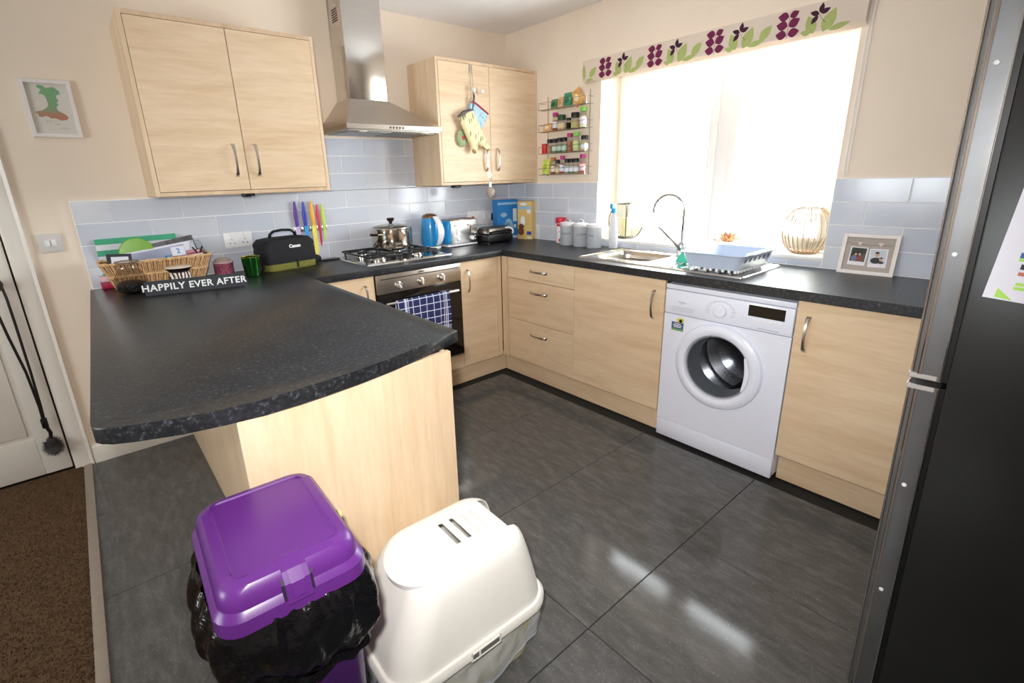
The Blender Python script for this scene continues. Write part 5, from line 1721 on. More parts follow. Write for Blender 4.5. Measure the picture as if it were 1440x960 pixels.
snap(0.038, 0.083, 2, [('tree_line', 0, 0.020, 0.028, 0.015, (30, 42, 24), 1), ('tree_line', -0.01, 0.004, 0.018, 0.012, (40, 50, 30), 1), ('person_in_grey', -0.013, -0.012, 0.012, 0.013, (110, 112, 140), 2), ('person_in_red', 0.008, -0.012, 0.011, 0.013, (140, 52, 50), 2),
                       ('face', -0.009, 0.006, 0.005, 0.006, (206, 156, 132), 3), ('face', 0.006, 0.007, 0.005, 0.006, (200, 150, 126), 3)], (60, 66, 48))
snap(-0.038, 0.079, -2, [('person_in_black', -0.006, -0.012, 0.020, 0.014, (28, 28, 34), 1), ('face', -0.004, 0.014, 0.008, 0.010, (208, 158, 136), 2), ('hair', -0.004, 0.023, 0.008, 0.005, (52, 38, 32), 3), ('second_face', 0.012, -0.006, 0.006, 0.007, (214, 166, 142), 3),
                         ('second_hair', 0.013, 0.000, 0.007, 0.004, (110, 76, 52), 4), ('second_jacket', 0.014, -0.02, 0.010, 0.006, (50, 52, 62), 2)], (196, 206, 214))
for y in (0.038, -0.040):
    b = MB().prism([(0, -0.010), (0.009, 0.002), (0.007, 0.008), (0.003, 0.008), (0, 0.004), (-0.003, 0.008), (-0.007, 0.008), (-0.009, 0.002)], 0.002, 0.006, M=T3(0.009, y, 0.139) @ FW)
    b.build('heart_peg', pmat('cream_peg', (226, 206, 192), 0.5, noise_amt=0.03), u, smooth=False)

# --- wall spice rack
u = thing('spice_rack', 'four tier chrome wire spice rack on the wall beside the window', 'rack', (0, -0.64, 1.385), world=True)
M_WIRE = pmat('chrome_wire', (188, 182, 176), 0.2, 1.0, noise_amt=0.03)
TIER = [1.396, 1.542, 1.690, 1.836]
ra, rb_ = -0.428, -0.866
for y in (-0.452, -0.838):
    MB().tube([(-0.004, y, 1.385), (-0.004, y, 1.925)], 0.0022, 6).build('upright_wire', M_WIRE, u)
for z in TIER:
    fl = MB().tube([(-0.004, ra, z - 0.003), (-0.078, ra, z - 0.003), (-0.078, rb_, z - 0.003), (-0.004, rb_, z - 0.003)], 0.0018, 6).build('shelf_wire', M_WIRE, u)
    MB().tube([(-0.004, ra, z + 0.042), (-0.078, ra, z + 0.042), (-0.078, rb_, z + 0.042), (-0.004, rb_, z + 0.042)], 0.0018, 6).build('guard_rail', M_WIRE, u)
    for x in (-0.028, -0.053):
        MB().tube([(x, ra, z - 0.003), (x, rb_, z - 0.003)], 0.0014, 5).build('floor_wire', M_WIRE, fl)
    for y in (ra, rb_):
        MB().tube([(-0.078, y, z - 0.003), (-0.078, y, z + 0.042)], 0.0016, 5).build('corner_wire', M_WIRE, fl)

CAPC = {'black': (24, 22, 24), 'magenta': (176, 44, 118), 'green': (122, 196, 78), 'orange': (184, 112, 48), 'darkgreen': (26, 66, 28)}
GJ = 'spice jars on the wall rack'
jglass = mat_glass('spice_jar_glass', (0.88, 0.89, 0.88), 0.02, 1.45)


def jar(lab, y, z, r, h, cap, fill, label=None, caph=0.024, tilt=0, sq=False):
    x_ = -0.040
    u = thing('spice_jar', lab, 'spice jar', (x_, y, z), rot=(radians(tilt), 0, 0), group=GJ)
    n = 20
    hb = h - caph
    b = MB().lathe([(0, 0.001), (r * .94, 0.0), (r, 0.004), (r, hb * 0.82), (r * .80, hb * 0.95), (r * .78, hb)], n, cap=False)
    b.build('glass_body', jglass, u)
    fm = pmat('spice_%d_%d_%d' % fill, fill, 0.9, noise_amt=0.3, noise_scale=220)
    MB().lathe([(0, 0.002), (r * .92, 0.002), (r * .92, hb * 0.70), (0, hb * 0.72)], n).build('spice', fm, u)
    if label:
        MB().lathe([(r * 1.015, hb * 0.18), (r * 1.02, hb * 0.19), (r * 1.02, hb * 0.62), (r * 1.015, hb * 0.63)], n, cap=False).build('paper_label', pmat('label_%d_%d_%d' % label, label, 0.6, noise_amt=0.08, noise_scale=60), u)
    c = CAPC[cap]
    MB().lathe([(r * .90, hb - .002), (r * .92, hb + .002), (r * .92, h - .003), (r * .86, h), (0, h)], n).build('cap', pmat('cap_' + cap, c, 0.35, noise_amt=0.05), u)
    return u


def packet(lab, y, z, w, h, col, col2, tilt=0, d=0.02, lean=8):
    u = thing('spice_packet', lab, 'packet', (-0.040, y, z), rot=(radians(tilt), radians(lean), 0), group='spice packets on the wall rack')
    rings = []
    for t, k in ((0, 0.35), (0.06, 0.8), (0.4, 1.0), (0.8, 0.8), (0.93, 0.3), (1, 0.12)):
        rings.append([(x, yy, h * t) for x, yy in rrect(-d / 2 * k, d / 2 * k, -w / 2, w / 2, min(d / 2 * k * .9, 0.004), 2)])
    MB().loft(rings).build('pouch', pmat('pouch_%d_%d_%d' % col, col, 0.35, noise_amt=0.35, noise_scale=45), u)
    MB().lathe([(1, 0), (0.9, 1), (0, 1.2)], 14, T3(-d / 2 - .0002, w * 0.05, h * 0.45) @ FW @ Matrix.Diagonal((w * 0.28, h * 0.24, 0.0015, 1))).build('printed_patch', pmat('patch_%d_%d_%d' % col2, col2, 0.4, noise_amt=0.2, noise_scale=60), u)
    return u


PAPER = (222, 226, 238)
GRN = (168, 196, 160)
t = TIER[0]
packet('lime green sachet at the left end of the bottom rack tier', -0.462, t, 0.072, 0.108, (206, 220, 110), (168, 196, 60))
jar('orange capped jar on the bottom tier, beside the lime green sachet', -0.541, t, 0.021, 0.116, 'orange', (150, 60, 50), (230, 210, 200))
jar('black capped jar on the bottom tier, second jar after the sachet', -0.583, t, 0.0185, 0.098, 'black', (196, 170, 110), (220, 206, 170))
jar('tilted magenta capped jar in the middle of the bottom tier', -0.622, t, 0.0185, 0.124, 'magenta', (176, 88, 70), PAPER, tilt=4)
jar('black capped jar on the bottom tier, right of the tilted magenta one', -0.673, t, 0.0195, 0.100, 'black', (150, 160, 130), PAPER)
jar('black capped jar on the bottom tier, middle of three black caps', -0.715, t, 0.0185, 0.100, 'black', (110, 140, 110), PAPER)
jar('black capped jar on the bottom tier, just left of the tall magenta one', -0.760, t, 0.0215, 0.100, 'black', (170, 150, 96), PAPER)
jar('tall magenta capped jar at the right end of the bottom tier', -0.815, t, 0.021, 0.124, 'magenta', (196, 96, 86), (220, 196, 200))
t = TIER[1]
u = thing('red_tin', 'small bright red tin at the left end of the second rack tier', 'tin', (-0.040, -0.452, t))
MB().loft([[(x, y, z) for x, y in rrect(-.014, .014, -.020, .020, .006, 3)] for z in (0, 0.062)]).build('tin', pmat('bright_red_tin', (214, 44, 52), 0.35, noise_amt=0.12, noise_scale=60), u)
MB().loft([[(x, y, z) for x, y in rrect(-.0145, .0145, -.0205, .0205, .006, 3)] for z in (0.062, 0.068)]).build('lid', pmat('pink_red_lid', (206, 92, 104), 0.35, noise_amt=0.05), u)
jar('black capped jar of brown spice on the second tier, next to the red tin', -0.503, t, 0.0205, 0.095, 'black', (176, 138, 108))
jar('black capped jar with a pale green label on the second tier, left of two alike', -0.552, t, 0.0205, 0.095, 'black', (120, 132, 100), (190, 214, 206))
jar('black capped jar with dark marks on the second tier, fourth item along', -0.600, t, 0.0205, 0.098, 'black', (96, 116, 84), (176, 206, 190))
jar('black capped jar left of the magenta capped jar on the second tier', -0.647, t, 0.0205, 0.098, 'black', (130, 150, 110), (190, 212, 200))
jar('magenta capped jar of reddish spice on the second tier', -0.697, t, 0.0215, 0.121, 'magenta', (178, 110, 88))
jar('light green capped jar on the second tier, beside the magenta one', -0.754, t, 0.0235, 0.124, 'green', (212, 206, 160), (196, 216, 150))
jar('wide black capped jar at the right end of the second tier', -0.828, t, 0.026, 0.097, 'black', (226, 200, 150), PAPER)
t = TIER[2]
packet('orange and cream sachet lying at the left of the third tier', -0.478, t, 0.082, 0.058, (228, 176, 122), (244, 220, 190), lean=14)
jar('magenta capped jar on the third tier above the brown spice jar', -0.558, t, 0.0215, 0.118, 'magenta', (140, 80, 70), PAPER)
jar('wide dark green lidded jar in the middle of the third tier', -0.618, t, 0.031, 0.098, 'darkgreen', (200, 176, 140), (220, 200, 160), caph=0.03)
jar('short jar of black pepper on the third tier', -0.684, t, 0.0185, 0.072, 'black', (26, 22, 20), caph=0.014)
jar('wide black lidded jar of pale spice on the third tier', -0.742, t, 0.031, 0.100, 'black', (206, 190, 130), caph=0.03)
jar('light green capped tall jar at the right end of the third tier', -0.812, t, 0.0235, 0.126, 'green', (236, 226, 186), (232, 226, 236))
t = TIER[3]
packet('dark green sachet at the left of the top rack tier', -0.545, t, 0.062, 0.062, (72, 132, 96), (40, 84, 58), lean=10)
packet('small orange and white sachet on the top tier', -0.607, t, 0.046, 0.068, (226, 184, 146), (210, 136, 74), lean=6)
packet('large teal green bag with a clear top on the top tier', -0.668, t, 0.072, 0.088, (64, 144, 112), (40, 98, 72), lean=8)
u = packet('tilted orange and yellow food packet at the right of the top tier', -0.785, t, 0.070, 0.108, (224, 170, 100), (246, 226, 190), tilt=-28, d=0.03, lean=4)

# --- roman blind, drawn up
u = thing('roman_blind', 'drawn-up cream roman blind with purple and green leaf print', 'blind', (-0.03, -1.575, 1.958), world=True)
M_BL = pmat('cream_blind_fabric', (222, 206, 190), 0.85, noise_amt=0.04, noise_scale=300, bump=0.2)
YL, YR = -0.800, -2.352
for k in range(4):
    z0 = 1.958 + 0.004 * (3 - k)
    x1 = -0.044 + 0.010 * k
    b = MB()
    rings = []
    for y in (YL, YR):
        rings.append([(x1, y, 2.078), (x1, y, z0 + 0.006), (x1 + 0.003, y, z0), (x1 + 0.006, y, z0 + 0.006), (x1 + 0.006, y, 2.078)])
    b.loft(rings)
    b.build('fold', M_BL, u)
MB().box(-0.044, -0.001, YR, YL, 2.076, 2.088, 0.002).build('headrail', M_BL, u)
M_LP = pmat('plum_leaf_print', (112, 26, 72), 0.8, noise_amt=0.06)
M_LD = pmat('dark_plum_leaf_print', (62, 20, 46), 0.8, noise_amt=0.06)
M_LG = pmat('sage_leaf_print', (170, 182, 112), 0.8, noise_amt=0.06)
leafs = {}


def leaf(key, w, h, mat):
    n = 9
    pts = []
    for i in range(n + 1):
        t = i / n
        pts.append((w * sin(pi * t ** 0.85) * 0.5, h * t))
    for i in range(1, n):
        t = 1 - i / n
        pts.append((-w * sin(pi * t ** 0.85) * 0.5, h * t))
    o = MB().prism(pts, 0, 0.0005).build('leaf_print', mat, None, smooth=False)
    o.parent = u
    OFF[o.name] = OFF[u.name]
    leafs[key] = o
    return o


for key, w, h, m in (('p', 0.042, 0.054, M_LP), ('d', 0.021, 0.040, M_LD), ('g', 0.056, 0.102, M_LG), ('n', 0.030, 0.100, M_LG)):
    leaf(key, w, h, m)
used = set()


def put_leaf(key, y, z, ang, sc=1.0):
    src = leafs[key]
    o = src if key not in used else link_copy(src, u)
    used.add(key)
    M = T3({'p': -0.0446, 'd': -0.0450, 'g': -0.0442, 'n': -0.0439}[key], y, z) @ FW @ Matrix.Rotation(radians(ang), 4, 'Z') @ Matrix.Diagonal((sc, sc, 1, 1))
    o.matrix_local = T3(*(-OFF[u.name])) @ M
    return o


PIT_ = 0.352
for k in range(5):
    y0 = -0.985 - PIT_ * k
    if y0 < -2.30:
        break
    # plum cluster: three pairs up a stem
    for (dy, z, a, s) in ((0.002, 1.986, 78, 0.92), (-0.003, 1.990, -84, 0.92), (0.001, 2.024, 76, 0.95), (-0.004, 2.022, -62, 0.95), (-0.001, 2.062, 80, 0.9), (-0.006, 2.060, -66, 0.75)):
        put_leaf('p', y0 + dy, z - 0.004, a, s)
    b = MB().tube([(-0.0447, y0, 1.966), (-0.0447, y0 - 0.002, 2.02), (-0.0447, y0 - 0.006, 2.07)], 0.0007, 4)
    b.build('stem_print', M_LP, u)
    yd = y0 - 0.128
    if yd > YR + 0.03:
        for (dy, z, a) in ((0, 2.040, 70), (-0.004, 2.044, -10), (0.004, 2.036, 140), (-0.006, 2.042, -70)):
            put_leaf('d', yd + dy, z, a)
        MB().tube([(-0.0447, yd, 2.04), (-0.0447, yd - 0.012, 2.02), (-0.0447, yd - 0.03, 2.002)], 0.0007, 4).build('stem_print', M_LD, u)
    for (dy, z, a, s) in ((-0.112, 1.966, 20, 0.80), (-0.150, 1.966, -26, 0.95), (-0.100, 1.968, 74, 0.42)):
        if YR + 0.045 < y0 + dy < YL - 0.03:
            put_leaf('g', y0 + dy, z, a, s)
    if y0 - 0.155 > YR + 0.1:
        put_leaf('n', y0 - 0.172, 1.969, -80, 0.85)
    put_leaf('g', y0 + 0.125, 1.985, -44, 0.75)
put_leaf('n', -0.818, 1.975, 4, 0.95)
put_leaf('n', -0.83, 1.968, -84, 0.6)
u = thing('blind_cord', 'white looped bead cord hanging at the right of the blind', 'cord', (-0.02, -2.36, 1.345), world=True)
b = MB()
b.tube([(-0.012, -2.356, 2.075), (-0.012, -2.3565, 1.70), (-0.012, -2.358, 1.36), (-0.012, -2.364, 1.345), (-0.012, -2.370, 1.36), (-0.012, -2.371, 1.70), (-0.012, -2.370, 2.075)], 0.0022, 6)
b.build('bead_cord', M_WHITE, u)
MB().box(-0.02, -0.001, -2.378, -2.350, 2.07, 2.095, 0.002).build('cleat', M_WHITE, u)

# --- over-door hook and what hangs from it
u = thing('over_door_hook', 'chrome over-door hook with two white balls on the corner cupboard', 'hook', (-0.610, -0.34, 1.93), world=True)
b = MB().box(-0.620, -0.600, -0.3435, -0.3415, 2.045, 2.090, 0.0005, 1).box(-0.620, -0.600, -0.3435, -0.330, 2.0900, 2.092)
b.build('bracket', M_CHROME, u, smooth=False)
b = MB().tube([(-0.616, -0.345, 2.05), (-0.620, -0.345, 1.99), (-0.622, -0.346, 1.945), (-0.612, -0.352, 1.925), (-0.600, -0.346, 1.945), (-0.602, -0.345, 1.99), (-0.604, -0.345, 2.05)], 0.0018, 6)
b.build('wire_loop', M_CHROME, u)
arms = [[(-0.616, -0.346, 1.955), (-0.618, -0.36, 1.930), (-0.619, -0.375, 1.932)], [(-0.602, -0.346, 1.955), (-0.580, -0.358, 1.918), (-0.552, -0.366, 1.920), (-0.545, -0.368, 1.928)]]
for a in arms:
    o = MB().tube(a, 0.0022, 6).build('hook_arm', M_CHROME, u)
    MB().sphere((a[-1][0], a[-1][1] - .002, a[-1][2] + .004), 0.0135, 14, 10).build('ball_end', M_WHITE, o)


def mitt_mat(name, base, print_c):
    m, nt, bs = nodes(name)
    tc = N(nt, 'TexCoord')
    mp = N(nt, 'Mapping')
    mp.inputs['Rotation'].default_value = (0, radians(18), 0)
    mp.inputs['Scale'].default_value = (52, 1, 15)
    nt.links.new(tc.outputs['Object'], mp.inputs['Vector'])
    vo = N(nt, 'TexVoronoi', Scale=1.0)
    vo.inputs['Randomness'].default_value = 0.35
    nt.links.new(mp.outputs[0], vo.inputs['Vector'])
    r = ramp(nt, [(0.25, lin(print_c)), (0.34, lin(base))])
    nt.links.new(vo.outputs['Distance'], r.inputs['Fac'])
    nt.links.new(r.outputs['Color'], bs.inputs['Base Color'])
    bs.inputs['Roughness'].default_value = 0.9
    return m


def puffy(pts, y, th, name, mat, parent):
    """a padded flat shape in the x-z plane"""
    bm = bmesh.new()
    vs = [bm.verts.new((x, 0, z)) for x, z in pts]
    f = bm.faces.new(vs)
    bmesh.ops.triangulate(bm, faces=[f])
    bmesh.ops.subdivide_edges(bm, edges=list(bm.edges), cuts=3, use_grid_fill=True)
    bm.verts.ensure_lookup_table()
    n = len(pts)
    def edge_d(x, z):
        best = 9
        for i in range(n):
            ax, az = pts[i]
            cx_, cz_ = pts[(i + 1) % n]
            dx_, dz_ = cx_ - ax, cz_ - az
            t_ = max(0, min(1, ((x - ax) * dx_ + (z - az) * dz_) / (dx_ * dx_ + dz_ * dz_)))
            best = min(best, math.hypot(x - ax - t_ * dx_, z - az - t_ * dz_))
        return best
    bm.verts.index_update()
    fr = [(v.co.x, y - th * min(1, edge_d(v.co.x, v.co.z) / 0.03) ** 0.5 - 0.002, v.co.z) for v in bm.verts]
    bk = [(v.co.x, y + th * 0.3 * min(1, edge_d(v.co.x, v.co.z) / 0.03) ** 0.5 + 0.0, v.co.z) for v in bm.verts]
    fs = [[v.index for v in f.verts] for f in bm.faces]
    m = len(fr)
    bnd = [(e.verts[0].index, e.verts[1].index) for e in bm.edges if e.is_boundary]
    allf = fs + [[i + m for i in f][::-1] for f in fs] + [(a, c, c + m, a + m) for a, c in bnd]
    bm.free()
    return MB().add(fr + bk, allf).build(name, mat, parent, sharp=60)


u = thing('oven_mitt', 'cream oven mitt printed with cutlery hanging on the cupboard door', 'oven glove', (-0.619, -0.372, 1.93), group='oven gloves on the hook', world=True)
MITT = [(-0.752, 1.765), (-0.690, 1.796), (-0.632, 1.812), (-0.600, 1.765), (-0.560, 1.69), (-0.520, 1.62), (-0.497, 1.580), (-0.500, 1.566), (-0.520, 1.562), (-0.560, 1.580), (-0.596, 1.606),
        (-0.602, 1.585), (-0.612, 1.552), (-0.628, 1.542), (-0.648, 1.550), (-0.660, 1.585), (-0.700, 1.66), (-0.735, 1.73)]
puffy(MITT, -0.372, 0.020, 'mitt', mitt_mat('cream_cutlery_print_cotton', (236, 224, 178), (150, 150, 110)), u)
MB().tube([(-0.754, -0.376, 1.762), (-0.715, -0.388, 1.785), (-0.675, -0.388, 1.803), (-0.630, -0.376, 1.814), (-0.655, -0.370, 1.816), (-0.71, -0.368, 1.80), (-0.754, -0.372, 1.768)], 0.005, 6).build('cuff_binding', pmat('grey_binding', (104, 98, 106), 0.85, noise_amt=0.1), u)
MB().tube([(-0.634, -0.374, 1.812), (-0.626, -0.376, 1.87), (-0.619, -0.370, 1.922), (-0.612, -0.374, 1.90), (-0.622, -0.372, 1.84), (-0.636, -0.372, 1.81)], 0.0035, 6).build('hanging_loop', pmat('grey_binding', (104, 98, 106), 0.85), u)
for pts in ([(-0.500, 1.574), (-0.505, 1.5605), (-0.545, 1.570), (-0.570, 1.586), (-0.555, 1.592), (-0.52, 1.58)], [(-0.614, 1.556), (-0.630, 1.5405), (-0.650, 1.549), (-0.654, 1.566), (-0.635, 1.57)]):
    MB().prism(pts, 0.376, 0.3815, 0.001, 1, M=FS).build('singe_mark', pmat('brown_singe', (150, 112, 66), 0.9, noise_amt=0.3, noise_scale=80), u)
u = thing('pot_holder', 'pale blue pot holder with a red edge behind the cream oven mitt', 'oven glove', (-0.600, -0.352, 1.90), group='oven gloves on the hook', world=True)
puffy([(-0.640, 1.850), (-0.612, 1.866), (-0.550, 1.832), (-0.487, 1.797), (-0.510, 1.755), (-0.535, 1.715), (-0.600, 1.66), (-0.66, 1.70), (-0.66, 1.80)], -0.351, 0.007, 'pad', pmat('pale_blue_floral_cotton', (176, 208, 224), 0.9, noise_amt=0.25, noise_scale=55), u)
MB().tube([(-0.622, -0.354, 1.864), (-0.606, -0.356, 1.866), (-0.550, -0.357, 1.835), (-0.486, -0.356, 1.798)], 0.0055, 6).build('red_binding', pmat('crimson_binding', (176, 42, 66), 0.85, noise_amt=0.08), u)
MB().tube([(-0.616, -0.354, 1.862), (-0.606, -0.352, 1.89), (-0.603, -0.351, 1.925), (-0.600, -0.351, 1.89), (-0.604, -0.353, 1.86)], 0.0025, 6).build('hanging_loop', pmat('grey_binding', (104, 98, 106), 0.85), u)
u = thing('round_mitt', 'round green mitt with a red heart peeping out left of the oven mitt', 'oven glove', (-0.715, -0.345, 1.64), group='oven gloves on the hook', world=True)
MB().loft([[(-0.712 + 0.042 * s * cos(q), -0.347 + yy, 1.640 + 0.055 * s * sin(q)) for q in [2 * pi * k / 24 for k in range(24)]] for s, yy in ((0.8, 0.004), (1, 0.001), (1.0, -0.006), (0.85, -0.011), (0.3, -0.013))]).build('pad', pmat('sage_green_cotton', (150, 166, 122), 0.9, noise_amt=0.2, noise_scale=70), u)
MB().prism([(0, -0.014), (0.014, 0.004), (0.010, 0.013), (0.004, 0.013), (0, 0.008), (-0.004, 0.013), (-0.010, 0.013), (-0.014, 0.004)], 0.0115, 0.0150, 0.001, 1, M=T3(-0.706, -0.347, 1.640) @ FS).build('heart_patch', pmat('red_felt', (186, 46, 52), 0.9, noise_amt=0.1), u)

# --- pompom key ring on the handle
u = thing('pompom_keyring', 'fluffy cream pompom key ring hanging below the corner cupboard handle', 'key ring', (-0.503, -0.372, 1.42), world=True)
b = MB().tube([(-0.503 + 0.013 * cos(q), -0.372, 1.404 + 0.017 * sin(q)) for q in [2 * pi * k / 16 for k in range(16)]], 0.0016, 5, True)
b.tube([(-0.503, -0.372, 1.388), (-0.502, -0.373, 1.370), (-0.502, -0.372, 1.355)], 0.0018, 5)
b.build('ring', M_CHROME, u)
MB().box(-0.513, -0.491, -0.377, -0.369, 1.322, 1.357, 0.003).build('white_tag', M_WHITE, u)
c = Vector((-0.500, -0.374, 1.286))
b = MB()
rg = random.Random(9)
for k in range(1100):
    d = Vector((rg.gauss(0, 1), rg.gauss(0, 1), rg.gauss(0, 1))).normalized()
    p = d.cross(Vector((0.3, 0.1, 1)))
    if p.length < 0.05:
        continue
    p.normalize()
    b.add([c + d * 0.015 - p * 0.0018, c + d * 0.015 + p * 0.0018, c + d * rg.uniform(0.034, 0.042)], [(0, 1, 2)])
f = b.build('pompom_fur', pmat('cream_fur', (206, 190, 182), 0.95, noise_amt=0.2, noise_scale=120), u, smooth=False)
f['kind'] = 'stuff'
MB().sphere(c, 0.031, 16, 10).build('pompom_core', pmat('cream_fur_core', (190, 174, 166), 0.95, noise_amt=0.25, noise_scale=150, bump=0.8), u)

# ================================================================== FRIDGE AND BINS
FX = -1.43
u = thing('fridge_freezer', 'black fridge freezer with silver door edges at the right of the picture', 'fridge', (-1.135, -3.33, 0), world=True, rot=(radians(-1.15), 0, 0))
M_FSIDE = pmat('black_fridge_side', (34, 34, 33), 0.3, spec=0.55, noise_amt=0.12, noise_scale=5)
M_FEDGE = pmat('silver_door_edge', (122, 122, 123), 0.36, 0.8, noise_amt=0.08, noise_scale=14)
M_FRONT = pmat('silver_door_front', (176, 170, 163), 0.25, 0.8, noise_amt=0.03)
M_GASK = pmat('black_rubber_gasket', (12, 12, 13), 0.4, noise_amt=0.1)
yb, yd = -3.036, -2.992             # body front, door front
zs = 0.936                          # split of the two doors
ZT = 1.78
MB().box(FX + .002, FX + .588, -3.64, yb, 0.03, ZT, 0.004).build('cabinet', M_FSIDE, u)
for y in (-3.58, -3.1):
    for x in (FX + .05, FX + .54):
        MB().cyl((x, y, 0.0), (x, y, 0.031), 0.02).build('foot', M_BLACK, u)
for z0, z1, nm in ((0.045, zs - 0.008, 'door'), (zs + 0.006, ZT, 'freezer_door')):
    pts = [(FX + .59, yb + .010), (FX + .59, yd + .006), (FX + .583, yd + .022), (FX + .30, yd + .030), (FX + .012, yd + .020), (FX + .003, yd + .013), (FX, yd + .004), (FX, yb + .010)]
    d = MB().prism(pts, z0, z1).build(nm, M_FEDGE, u, sharp=30)
    MB().prism([(FX + .005, yd + .0155), (FX + .008, yd + .019), (FX + .30, yd + .0315), (FX + .582, yd + .0235), (FX + .582, yd + .021), (FX + .30, yd + .028), (FX + .010, yd + .016)], z0 + .002, z1 - .002).build('door_skin', M_FRONT, d, sharp=60)
    MB().box(FX - .0012, FX, yd + 0.000, yd + 0.0035, z0 + .004, z1 - .004).build('edge_groove', pmat('brown_grey_groove', (120, 108, 98), 0.4, 0.4, noise_amt=0.06), d, smooth=False)
    MB().box(FX + .004, FX + .586, yb, yb + .010, z0, z1).build('gasket', M_GASK, d, smooth=False)
    for z in ((0.30, 0.60) if nm == 'door' else (zs + 0.20, zs + .55)):
        MB().lathe([(0.005, 0), (0.004, 0.002), (0, 0.0025)], 12, T3(FX, yd - .012, z + 0.08) @ FW).build('screw_cap', M_WHITE, d)
    for ya_ in (yd + 0.0042, yb + 0.0105):
        MB().box(FX - .0010, FX + 0.001, ya_, ya_ + 0.0018, z0 + .002, z1 - .002).build('edge_trim', M_CHROME, d, smooth=False)
    zc = z1 if nm == 'door' else z0
    MB().box(FX - .0015, FX + .10, yd - .028, yd + .022, zc - (0.012 if nm == 'door' else 0), zc + (0 if nm == 'door' else 0.012), 0.002, 1).build('end_cap', pmat('pale_grey_cap', (186, 180, 176), 0.35, 0.3, noise_amt=0.03), d)
# the sheet pinned on its side
pp = thing('paper_notice', 'white printed notice with coloured swatches stuck on the fridge side', 'paper', (FX - .0005, -3.035, 1.131), rot=(radians(4.5), 0, 0))
MB().box(-0.0012, 0, -0.215, 0, 0, 0.30, 0).build('sheet', pmat('white_notice_paper', (230, 230, 242), 0.5, noise_amt=0.015), pp, smooth=False)
def blk(nm, y0, y1, z0, z1, c):
    MB().box(-0.0017, -0.0011, y1 * -1, y0 * -1, z0, z1).build(nm, pmat('ink_%d_%d_%d' % c, c, 0.5, noise_amt=0.06), pp, smooth=False)
GRNI, NAVY, TERR, BLUI, LAV = (176, 226, 100), (34, 38, 62), (196, 116, 88), (46, 94, 164), (150, 164, 214)
MB().prism([(0.016, 0.004), (0.042, 0.002), (0.017, 0.022)], 0.0011, 0.0017, M=FW).build('green_corner', pmat('ink_176_226_100', GRNI, 0.5), pp, smooth=False)
blk('green_line', 0.038, 0.16, 0.031, 0.037, GRNI)
blk('green_line', 0.037, 0.14, 0.023, 0.029, GRNI)
for i in range(5):
    y0 = 0.036 + 0.020 * i
    blk('terracotta_swatch', y0, y0 + .011, 0.050, 0.057, TERR)
    blk('swatch', y0, y0 + .013, 0.062, 0.072, NAVY if i % 2 == 0 else LAV)
    blk('terracotta_swatch', y0 + .006, y0 + .017, 0.098, 0.105, TERR)
    blk('swatch', y0 + .006, y0 + .019, 0.109, 0.119, NAVY if i % 2 == 0 else BLUI)
blk('blue_bar', 0.030, 0.13, 0.083, 0.093, BLUI)
blk('green_bar', 0.030, 0.13, 0.077, 0.083, GRNI)
blk('blue_bar', 0.036, 0.13, 0.136, 0.146, BLUI)
blk('green_bar', 0.036, 0.13, 0.129, 0.136, GRNI)
for k in range(3):
    blk('blue_bar', 0.045, 0.19, 0.18 + 0.035 * k, 0.192 + 0.035 * k, LAV if k % 2 else BLUI)

# --- purple bin
bx, by = -2.602, -2.186
BH = 0.655
u = thing('lidded_bin', 'tall purple plastic bin with a clip-down lid and a black liner', 'bin', (bx, by, 0), radians(-2.5))
u.scale = (1, 1, 1.085)
def pr(hx, hy, r, z, n=6):
    return [(x, y, z) for x, y in rrect(-hx, hx, -hy, hy, r, n)]
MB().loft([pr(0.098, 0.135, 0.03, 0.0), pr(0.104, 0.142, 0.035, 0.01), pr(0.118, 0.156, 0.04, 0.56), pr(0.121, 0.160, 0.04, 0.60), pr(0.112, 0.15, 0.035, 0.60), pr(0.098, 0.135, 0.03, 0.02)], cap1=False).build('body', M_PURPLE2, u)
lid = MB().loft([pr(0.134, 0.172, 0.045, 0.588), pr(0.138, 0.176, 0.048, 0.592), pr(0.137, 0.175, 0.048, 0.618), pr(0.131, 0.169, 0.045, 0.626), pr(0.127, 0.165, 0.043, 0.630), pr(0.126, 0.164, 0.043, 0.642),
           pr(0.122, 0.160, 0.043, 0.655), pr(0.113, 0.151, 0.042, 0.665), pr(0.098, 0.136, 0.038, 0.670), pr(0.094, 0.132, 0.012, 0.670), pr(0.0915, 0.1295, 0.010, 0.667), pr(0.02, 0.03, 0.008, 0.667)], cap0=False).build('lid', M_PURPLE, u, sharp=28)
cl = MB()
cl.loft([[(x, -0.126, 0.671) for x in (-0.021, 0.021)] + [(0.021, -0.118, 0.668), (-0.021, -0.118, 0.668)],
         [(x, -0.160, 0.664) for x in (-0.022, 0.022)] + [(0.022, -0.150, 0.655), (-0.022, -0.150, 0.655)],
         [(x, -0.174, 0.648) for x in (-0.022, 0.022)] + [(0.022, -0.163, 0.644), (-0.022, -0.163, 0.644)],
         [(x, -0.1800, 0.612) for x in (-0.022, 0.022)] + [(0.022, -0.172, 0.612), (-0.022, -0.172, 0.612)]])
c = cl.build('clip', M_PURPLE, lid, sharp=30)
MB().loft([[(x, y, z) for x, y, z in ((-0.012, -0.1600, 0.6650), (0.012, -0.1600, 0.6650), (0.012, -0.158, 0.662), (-0.012, -0.158, 0.662))],
           [(x, y, z) for x, y, z in ((-0.012, -0.1765, 0.648), (0.012, -0.1765, 0.648), (0.012, -0.173, 0.646), (-0.012, -0.173, 0.646))],
           [(x, y, z) for x, y, z in ((-0.012, -0.1815, 0.622), (0.012, -0.1815, 0.622), (0.012, -0.178, 0.622), (-0.012, -0.178, 0.622))]]).build('thumb_pad', M_PURPLE, lid, sharp=30)
